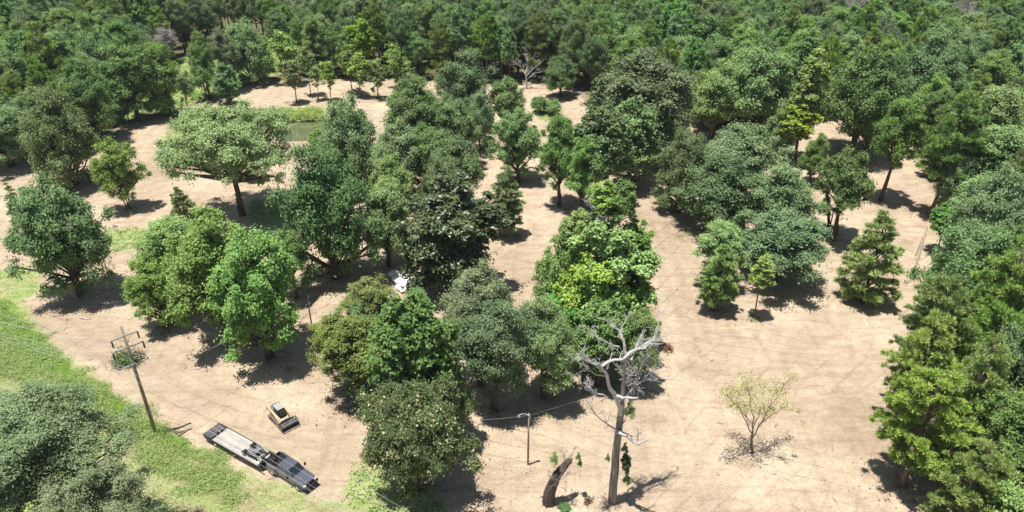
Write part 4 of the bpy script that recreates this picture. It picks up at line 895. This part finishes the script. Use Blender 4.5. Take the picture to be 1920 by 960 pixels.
mb = MB(); mb.tube([p - A for p in sag(A, q, 1.0)], 0.015, 4); mb.build('wire', m_wire, root)

# ------------------------------------------------------------------ truck, trailer, tracked loader
HD = R(-38.5)
def rect_sec(x, hw, z0, z1, top=0.9, r=0.10):         # closed cross-section with shoulders
    return [(x, -hw, z0+r), (x, -hw*0.99, (z0+z1)/2), (x, -hw*top-0.02, z1-r), (x, -hw*top+r, z1), (x, hw*top-r, z1), (x, hw*top+0.02, z1-r), (x, hw*0.99, (z0+z1)/2), (x, hw, z0+r), (x, hw-r, z0), (x, -hw+r, z0)]
m_paint = plain('slate_paint', (0.082, 0.092, 0.115), 0.35, 0.1, 0.08, coat=1.0); m_glass = plain('tinted_glass', (0.018, 0.030, 0.042), 0.06, 0, 0.0, spec=0.8)
m_chrome = plain('chrome', (0.72, 0.72, 0.72), 0.2, 1.0, 0.05); m_rim = plain('wheel_alloy', (0.62, 0.60, 0.56), 0.35, 0.7, 0.1); m_lamp = plain('lamp_lens', (0.75, 0.76, 0.78), 0.12, 0, 0.03)
m_red = plain('red_rubber', (0.30, 0.02, 0.03), 0.5); m_orange = plain('orange_hose', (0.60, 0.20, 0.10), 0.5)
def wheel(parent, x, y, r, wdt, n=20):
    mb = MB(); s = 1 if y > 0 else -1
    mb.tube([(0, -wdt/2, 0), (0, -wdt/2+0.04, 0), (0, wdt/2-0.04, 0), (0, wdt/2, 0)], [r*0.9, r, r, r*0.9], n); o = mb.build('wheel', m_rub, parent, loc=(x, y, r))
    mb = MB(); mb.tube([(0, s*(wdt/2-0.02), 0), (0, s*(wdt/2+0.012), 0)], [r*0.62, r*0.56], 14); mb.tube([(0, s*(wdt/2+0.01), 0), (0, s*(wdt/2+0.05), 0)], [r*0.2, r*0.14], 8); mb.build('rim', m_rim, o)
tk = tag(empty('pickup_truck', (-25.65, 61.05, ground_z(-25.65, 61.05)), R(-35)), 'dark slate crew cab dually pickup truck hitched to the flatbed trailer', 'pickup truck')
mb = MB()
mb.loft([rect_sec(3.18, 0.80, 0.75, 1.05, 0.95, 0.08), rect_sec(3.05, 0.95, 0.62, 1.16, 0.93), rect_sec(2.5, 1.0, 0.55, 1.26, 0.92), rect_sec(1.55, 1.0, 0.52, 1.33, 0.92), rect_sec(1.3, 1.0, 0.50, 1.30, 0.94), rect_sec(-1.1, 1.0, 0.50, 1.30, 0.96)])
mb.loft([rect_sec(-1.12, 1.0, 0.55, 0.80, 1.0, 0.05), rect_sec(-3.1, 1.0, 0.60, 0.80, 1.0, 0.05)])
body = mb.build('body', m_paint, tk, bevel=0.03)
mb = MB(); mb.loft([rect_sec(1.30, 0.90, 1.25, 1.34, 0.96, 0.03), rect_sec(0.55, 0.88, 1.25, 1.90, 0.82, 0.08), rect_sec(0.2, 0.88, 1.25, 1.97, 0.80, 0.10), rect_sec(-0.8, 0.88, 1.25, 1.96, 0.80, 0.10), rect_sec(-1.1, 0.88, 1.25, 1.86, 0.82, 0.08)]); mb.build('cab', m_paint, tk, bevel=0.02)
mb = MB(); mb.add([(1.25, -0.80, 1.37), (1.25, 0.80, 1.37), (0.60, 0.68, 1.89), (0.60, -0.68, 1.89)], [(0, 1, 2, 3)]); o = mb.build('windshield', m_glass, tk); s_ = o.modifiers.new('t', 'SOLIDIFY'); s_.thickness = 0.03; s_.offset = 1
for s in (-1, 1):
    for x0, x1, sl_ in ((0.02, 0.92, 0.38), (-0.98, -0.08, 0.0)):
        mb = MB(); f = [(x0, s*0.895, 1.36), (x1, s*0.895, 1.36), (x1-sl_-0.02, s*0.785, 1.80), (x0, s*0.785, 1.80)]
        mb.add(f, [(0, 1, 2, 3)]); o = mb.build('side_window', m_glass, tk); so = o.modifiers.new('t', 'SOLIDIFY'); so.thickness = 0.03; so.offset = 0
    mb = MB(); mb.box((1.0, s*1.22, 1.5), (0.14, 0.22, 0.34)); mb.tube([(1.0, s*0.95, 1.38), (1.0, s*1.14, 1.45)], 0.03, 5); mb.build('mirror', m_black, tk, bevel=0.02)
    mb = MB(); mb.loft([[(x, s*0.98, z) for z in (0.55, 1.30)] + [(x, s*(0.98+w_), z) for z, w_ in ((1.24, k*0.20), (0.95, k*0.26), (0.6, k*0.24))] for x, k in ((-1.15, 0.05), (-1.45, 0.8), (-2.4, 1.0), (-2.75, 0.75), (-3.08, 0.1))]); mb.build('fender', m_paint, tk, bevel=0.03)
    mb = MB(); mb.box((-2.1, s*0.96, 1.05), (1.95, 0.09, 0.5)); mb.build('bed_side', m_paint, tk, bevel=0.02)
    mb = MB(); mb.box((3.10, s*0.72, 1.0), (0.20, 0.34, 0.20)); mb.build('headlight', m_lamp, tk, bevel=0.03)
    mb = MB(); mb.box((-3.11, s*0.90, 1.05), (0.05, 0.14, 0.4)); mb.build('tail_light', m_red, tk)
    for x in (0.45, -0.55):
        mb = MB(); mb.box((x-0.35, s*1.005, 1.12), (0.2, 0.04, 0.05)); mb.build('door_handle', m_chrome, tk)
    wheel(tk, 2.12, s*0.88, 0.41, 0.30); wheel(tk, -2.0, s*1.02, 0.41, 0.30); wheel(tk, -2.0, s*0.66, 0.41, 0.24)
    mb = MB(); mb.tube([(2.12+0.52*math.cos(a), s*0.99, 0.42+0.52*math.sin(a)) for a in [math.pi*i/8 for i in range(9)]], 0.045, 5); mb.build('wheel_arch', m_black, tk)
mb = MB(); mb.box((-3.08, 0, 1.04), (0.07, 1.85, 0.5)); mb.build('tailgate', m_paint, tk, bevel=0.02)
mb = MB(); mb.box((-2.1, 0, 0.84), (1.9, 1.8, 0.05)); mb.build('bed_floor', m_black, tk)
mb = MB(); mb.box((3.22, 0, 0.72), (0.26, 1.94, 0.34)); mb.build('front_bumper', m_black, tk, bevel=0.06)
mb = MB(); mb.box((3.15, 0, 1.0), (0.12, 1.05, 0.30)); 
for k in range(4): mb.box((3.22, 0, 0.90+0.07*k), (0.03, 1.0, 0.02))
mb.build('grille', m_black, tk)
mb = MB(); mb.box((-3.28, 0, 0.66), (0.2, 1.9, 0.2)); mb.build('rear_bumper', m_chrome, tk, bevel=0.03)
mb = MB(); mb.box((-1.38, 0, 1.12), (0.42, 1.75, 0.45)); mb.build('toolbox', m_paint, tk, bevel=0.03)
mb = MB(); mb.tube([(-1.9+0.3*math.cos(a), -0.5+0.3*math.sin(a), 0.95+0.02*i) for i, a in enumerate([i*0.6 for i in range(24)])], 0.05, 6); mb.build('hose_coil', m_orange, tk)
mb = MB(); mb.box((-1.8, 0.15, 1.15), (0.7, 0.3, 0.4), 0.3); mb.build('fuel_can', m_red, tk, bevel=0.05)
tk.scale = (1.04, 1.06, 1.12)
# trailer
TL = R(-31.8); m_deck = [plain('deck_wood_%s' % n_, c_, 0.85, 0, 0.22, 1.2) for n_, c_ in (('grey', (0.33, 0.315, 0.30)), ('pale', (0.46, 0.43, 0.385)), ('tan', (0.40, 0.355, 0.30)))]
tc_ = P(440, 836, 0.95); tr = tag(empty('flatbed_trailer', (-32.8, 65.1, ground_z(-32.8, 65.1)), TL), 'long gooseneck flatbed trailer with pale plank deck and steel ramps', 'trailer')
LN, WD = 8.4, 2.5
mb = MB()
for s in (-1, 1): mb.box((0.0, s*(WD/2), 0.86), (LN+1.9, 0.10, 0.26)); mb.box((0, s*0.55, 0.70), (LN+1.5, 0.12, 0.26))
for k in range(10): mb.box((-LN/2+LN*k/9, 0, 0.82), (0.08, WD-0.1, 0.10))
mb.build('frame', m_black, tr)
npl = 13; pwid = (WD-0.12)/npl; rr_ = random.Random(2)
for k in range(npl):                                   # each deck plank
    o = MB(); ln = LN*0.98; o.box((0.35, -WD/2+0.06+pwid*(k+0.5), 0.95+rr_.uniform(-0.006, 0.008)), (ln + rr_.uniform(-0.03, 0.03), pwid-0.022, 0.05)); o.build('plank', m_deck[rr_.choice((0, 1, 1, 2))], tr)
m_ramp = plain('dull_steel_mesh', (0.20, 0.205, 0.215), 0.6, 0.4, 0.3)
for s in (-1, 1):                                      # beavertail ramps, folded flat
    mb = MB(); mb.box((-LN/2-0.55, s*WD/4, 0.99), (1.45, WD/2-0.16, 0.04)); rp = mb.build('ramp', m_ramp, tr)
    mb = MB()
    for k in range(9): mb.box((-LN/2-1.2+0.165*k, s*WD/4, 1.03), (0.035, WD/2-0.16, 0.035))
    for q in (-1, 1): mb.box((-LN/2-0.55, s*WD/4+q*(WD/4-0.09), 1.03), (1.5, 0.06, 0.09))
    mb.build('rung', m_black, rp)
    mb = MB(); mb.box((-LN/2-1.36, s*0.95, 0.72), (0.05, 0.3, 0.12)); mb.build('tail_light', m_red, tr)
    for x in (0.6, -0.4, -1.4): wheel(tr, x-0.6, s*0.92, 0.38, 0.26, 16)
for s in (-1, 1):
    for k in range(9):
        mb = MB(); mb.box((-3.6+0.9*k, s*(WD/2+0.065), 0.86), (0.10, 0.05, 0.14)); mb.build('stake_pocket', m_black, tr)
# headboard stacks, spool and gooseneck
GNX = LN/2+0.3
mb = MB()
for s in (-1, 1):
    mb.box((GNX+0.15, s*0.62, 1.35), (0.16, 0.16, 1.1)); mb.box((GNX+1.15, s*0.45, 1.88), (2.3, 0.16, 0.24), -s*0.10); mb.tube([(GNX-0.2, s*1.2, 0.98), (GNX+0.3, s*0.62, 1.8)], 0.05, 5)
    mb.tube([(GNX-0.3, s*0.9, 1.0), (GNX+0.9, s*0.55, 1.85)], 0.05, 5)
mb.box((GNX+2.25, 0, 1.88), (0.3, 1.0, 0.26)); mb.tube([(GNX+2.25, 0, 1.8), (GNX+2.25, 0, 0.95)], 0.10, 8); mb.box((GNX+0.15, 0, 1.9), (0.16, 1.4, 0.18)); mb.box((GNX+0.9, 0, 1.9), (0.12, 1.0, 0.12)); mb.box((GNX+1.55, 0, 1.9), (0.12, 0.9, 0.12))
mb.build('gooseneck', m_black, tr)
mb = MB(); mb.box((GNX+1.2, 0, 1.72), (0.55, 0.62, 0.42)); mb.build('tool_box', m_black, tr, bevel=0.03)
mb = MB()
for s in (-1, 1): mb.tube([(GNX-0.05, s*1.05, 0.3), (GNX-0.05, s*1.05, 1.15)], 0.06, 6)
mb.build('landing_leg', m_steel, tr)
mb = MB(); mb.box((GNX+0.05, 0, 0.95), (0.2, 2.1, 0.5)); mb.build('headboard', m_black, tr)
# attachment on the deck: a brush grapple / rack
rk = tag(empty('steel_implement', tr.location + Matrix.Rotation(TL, 3, 'Z') @ Vector((2.55, 0, 0.98)), TL), 'black steel grapple frame with pale pipes lying on the front of the trailer deck', 'implement')
mb = MB()
for s in (-1, 1): mb.tube([(-1.1, s*0.75, 0.2), (-0.4, s*0.8, 0.55), (0.8, s*0.7, 0.5), (1.1, s*0.7, 0.15)], 0.06, 6)
for x in (-0.9, -0.2, 0.5, 0.95): mb.tube([(x, -0.85, 0.3), (x, 0.85, 0.3)], 0.055, 6)
for y_1 in (-0.55, -0.25, 0.05, 0.35, 0.62): mb.tube([(-1.0, y_1, 0.05), (0.2, y_1, 0.12), (1.1, y_1, 0.42)], 0.045, 5)
mb.build('frame', m_black, rk)
for s in (-1, 1):
    mb = MB(); mb.tube([(-1.0, s*0.62-0.28, 0.3), (-1.0, s*0.62+0.28, 0.3)], [0.30, 0.30], 14); o = mb.build('roller', m_black, rk); mb = MB(); mb.tube([(-1.0, s*0.62+s*0.28, 0.3), (-1.0, s*0.62+s*0.36, 0.3)], [0.15, 0.1], 10); mb.build('hub', m_rim, o)
mb = MB()
for k, (y_1, a_) in enumerate(((-0.7, 0.05), (0.0, -0.03), (0.45, 0.02), (0.8, 0.06))): mb.tube([(-0.5, y_1, 0.62+0.02*k), (1.5, y_1+a_*2, 0.66)], 0.035, 6)
mb.build('pipe', m_steel, rk); mb = MB(); mb.box((0.3, 0.1, 0.52), (0.7, 0.8, 0.3)); mb.build('housing', m_ramp, rk, bevel=0.05)
# tracked loader
sk = tag(empty('track_loader', G(527, 785), R(-46)), 'tan tracked loader with dark cab and brush cutter head on the bare ground', 'loader'); sk.scale = (1.04, 1.04, 1.04)
m_tan = plain('tan_paint', (0.50, 0.39, 0.23), 0.5, 0, 0.18); m_tan2 = plain('faded_tan_paint', (0.52, 0.43, 0.30), 0.55, 0, 0.15); m_dust = plain('dusty_rubber', (0.30, 0.265, 0.225), 0.9)
for s in (-1, 1):
    pr2 = [(-1.35, 0.28), (-1.15, 0.05), (1.0, 0.03), (1.38, 0.30), (1.15, 0.58), (-0.9, 0.82), (-1.25, 0.62)]
    mb = MB(); mb.loft([[(x, s*0.62, z) for x, z in pr2], [(x, s*1.06, z) for x, z in pr2]]); o = mb.build('track', m_rub, sk, bevel=0.03)
    mb = MB(); lp_ = pr2 + [pr2[0]]
    for (x0, z0), (x1, z1) in zip(lp_, lp_[1:]):
        L_ = math.hypot(x1-x0, z1-z0); kk = max(1, int(L_/0.17))
        for j in range(kk):
            f = (j+0.5)/kk; mb.box((x0+(x1-x0)*f, s*0.84, z0+(z1-z0)*f), (0.07, 0.46, 0.09), 0, -math.atan2(z1-z0, x1-x0))
    mb.build('track_pad', m_dust, o)
    mb = MB()
    for x, z, r_ in ((-1.0, 0.48, 0.24), (1.08, 0.30, 0.20), (-0.5, 0.17, 0.13), (-0.1, 0.17, 0.13), (0.3, 0.17, 0.13), (0.7, 0.17, 0.13)): mb.tube([(x, s*1.05, z), (x, s*1.09, z)], r_, 12)
    mb.build('track_wheel', m_tan, o)
    mb = MB(); mb.loft([[(x, s*0.66, z), (x, s*0.90, z), (x, s*0.90, z+h_), (x, s*0.66, z+h_)] for x, z, h_ in ((-1.55, 1.15, 0.32), (-1.35, 1.45, 0.34), (-0.2, 1.32, 0.30), (0.9, 0.95, 0.28), (1.35, 0.50, 0.30))]); mb.build('lift_arm', m_tan, sk, bevel=0.03)
    mb = MB(); mb.tube([(-1.1, s*0.72, 0.9), (0.2, s*0.72, 1.2)], 0.05, 8); mb.build('hydraulic_ram', m_chrome, sk)
mb = MB(); mb.loft([rect_sec(1.1, 0.58, 0.35, 0.70, 0.95, 0.05), rect_sec(0.75, 0.60, 0.30, 0.95, 0.95, 0.05), rect_sec(-1.0, 0.60, 0.30, 1.10, 0.95, 0.05), rect_sec(-1.65, 0.58, 0.45, 1.20, 0.92, 0.08)]); mb.build('body', m_tan2, sk, bevel=0.03)
mb = MB(); mb.loft([rect_sec(0.80, 0.42, 0.9, 1.30, 0.95, 0.04), rect_sec(0.62, 0.46, 0.9, 2.02, 0.9, 0.05), rect_sec(-0.55, 0.46, 0.9, 2.05, 0.9, 0.06)]); cb = mb.build('cab', m_black, sk, bevel=0.03)
mb = MB(); mb.box((0.0, 0, 2.10), (1.25, 0.92, 0.09)); mb.build('roof', plain('grey_roof', (0.34, 0.35, 0.34), 0.6), cb, bevel=0.03)
mb = MB(); mb.box((0.76, 0, 1.62), (0.04, 0.68, 0.7), 0, -0.2); mb.build('front_window', m_glass, cb)
for s in (-1, 1): mb = MB(); mb.box((0.0, s*0.46, 1.6), (0.95, 0.03, 0.6)); mb.build('side_window', m_glass, cb)
mb = MB(); mb.box((-1.1, 0, 1.30), (0.95, 0.9, 0.35)); mb.build('engine_cover', plain('grey_cover', (0.25, 0.24, 0.22), 0.7), sk, bevel=0.05)
mb = MB()
for k in range(5): mb.box((-1.45+0.16*k, 0, 1.50), (0.05, 0.7, 0.04))
mb.tube([(-1.2, 0.3, 1.45), (-1.2, 0.3, 1.8)], 0.05, 8); mb.build('vent_slat', m_black, sk)
mb = MB(); mb.tube([(-1.75, -0.8, 1.5), (-1.85, -0.8, 1.75), (-1.85, 0.8, 1.75), (-1.75, 0.8, 1.5)], 0.04, 6); mb.build('rear_guard', m_tan2, sk)
mb = MB(); mb.loft([[(1.45, y, 0.12), (2.0, y, 0.08), (2.35, y, 0.18), (2.30, y, 0.42), (1.9, y, 0.72), (1.5, y, 0.62)] for y in (-1.12, 1.12)]); hd = mb.build('cutter_head', m_ramp, sk, bevel=0.03)
mb = MB(); mb.tube([(2.12, -1.05, 0.32), (2.12, 1.05, 0.32)], 0.26, 12)
for k in range(12):
    a = k*1.9; mb.box((2.12+0.27*math.cos(a), -0.95+0.17*k, 0.32+0.27*math.sin(a)), (0.09, 0.09, 0.09), 0, a)
mb.build('drum', m_black, hd)
mb = MB()
for s in (-1, 1): mb.tube([(1.7, s*1.05, 0.65), (1.85, s*1.08, 1.15), (2.3, s*1.08, 1.05), (2.55, s*1.1, 0.35)], 0.045, 6)
mb.tube([(1.85, -1.08, 1.15), (1.85, 1.08, 1.15)], 0.05, 6); mb.tube([(2.3, -1.08, 1.05), (2.3, 1.08, 1.05)], 0.045, 6); mb.tube([(2.6, -1.15, 0.28), (2.6, 1.15, 0.28)], 0.07, 6)
mb.build('push_bar', m_black, hd)
mb = MB(); mb.tube([(1.2, 0.1, 0.8), (1.5, 0.1, 1.05), (1.8, 0.1, 0.75)], 0.035, 6); mb.tube([(1.2, -0.1, 0.8), (1.5, -0.15, 1.1), (1.8, -0.1, 0.75)], 0.035, 6); mb.build('hose', m_black, hd)
# ------------------------------------------------------------------ thin summer haze
hz = MB(); hz.box((0, 150, 33.0), (900, 700, 68.0)); hm = bpy.data.materials.new('haze_air'); hm.use_nodes = True; ht = hm.node_tree; ht.nodes.clear()
pv = ht.nodes.new('ShaderNodeVolumePrincipled'); pv.inputs['Color'].default_value = (0.86, 0.92, 1.0, 1); pv.inputs['Density'].default_value = 0.00010; pv.inputs['Anisotropy'].default_value = 0.2
ho = ht.nodes.new('ShaderNodeOutputMaterial'); ht.links.new(pv.outputs[0], ho.inputs['Volume']); tag(hz.build('haze', hm), 'thin pale summer haze over the whole valley', 'haze', kind='stuff')
print('trees', cnt[0], 'forest', len(placed), 'polygons', sum(len(me.polygons) for me in bpy.data.meshes))
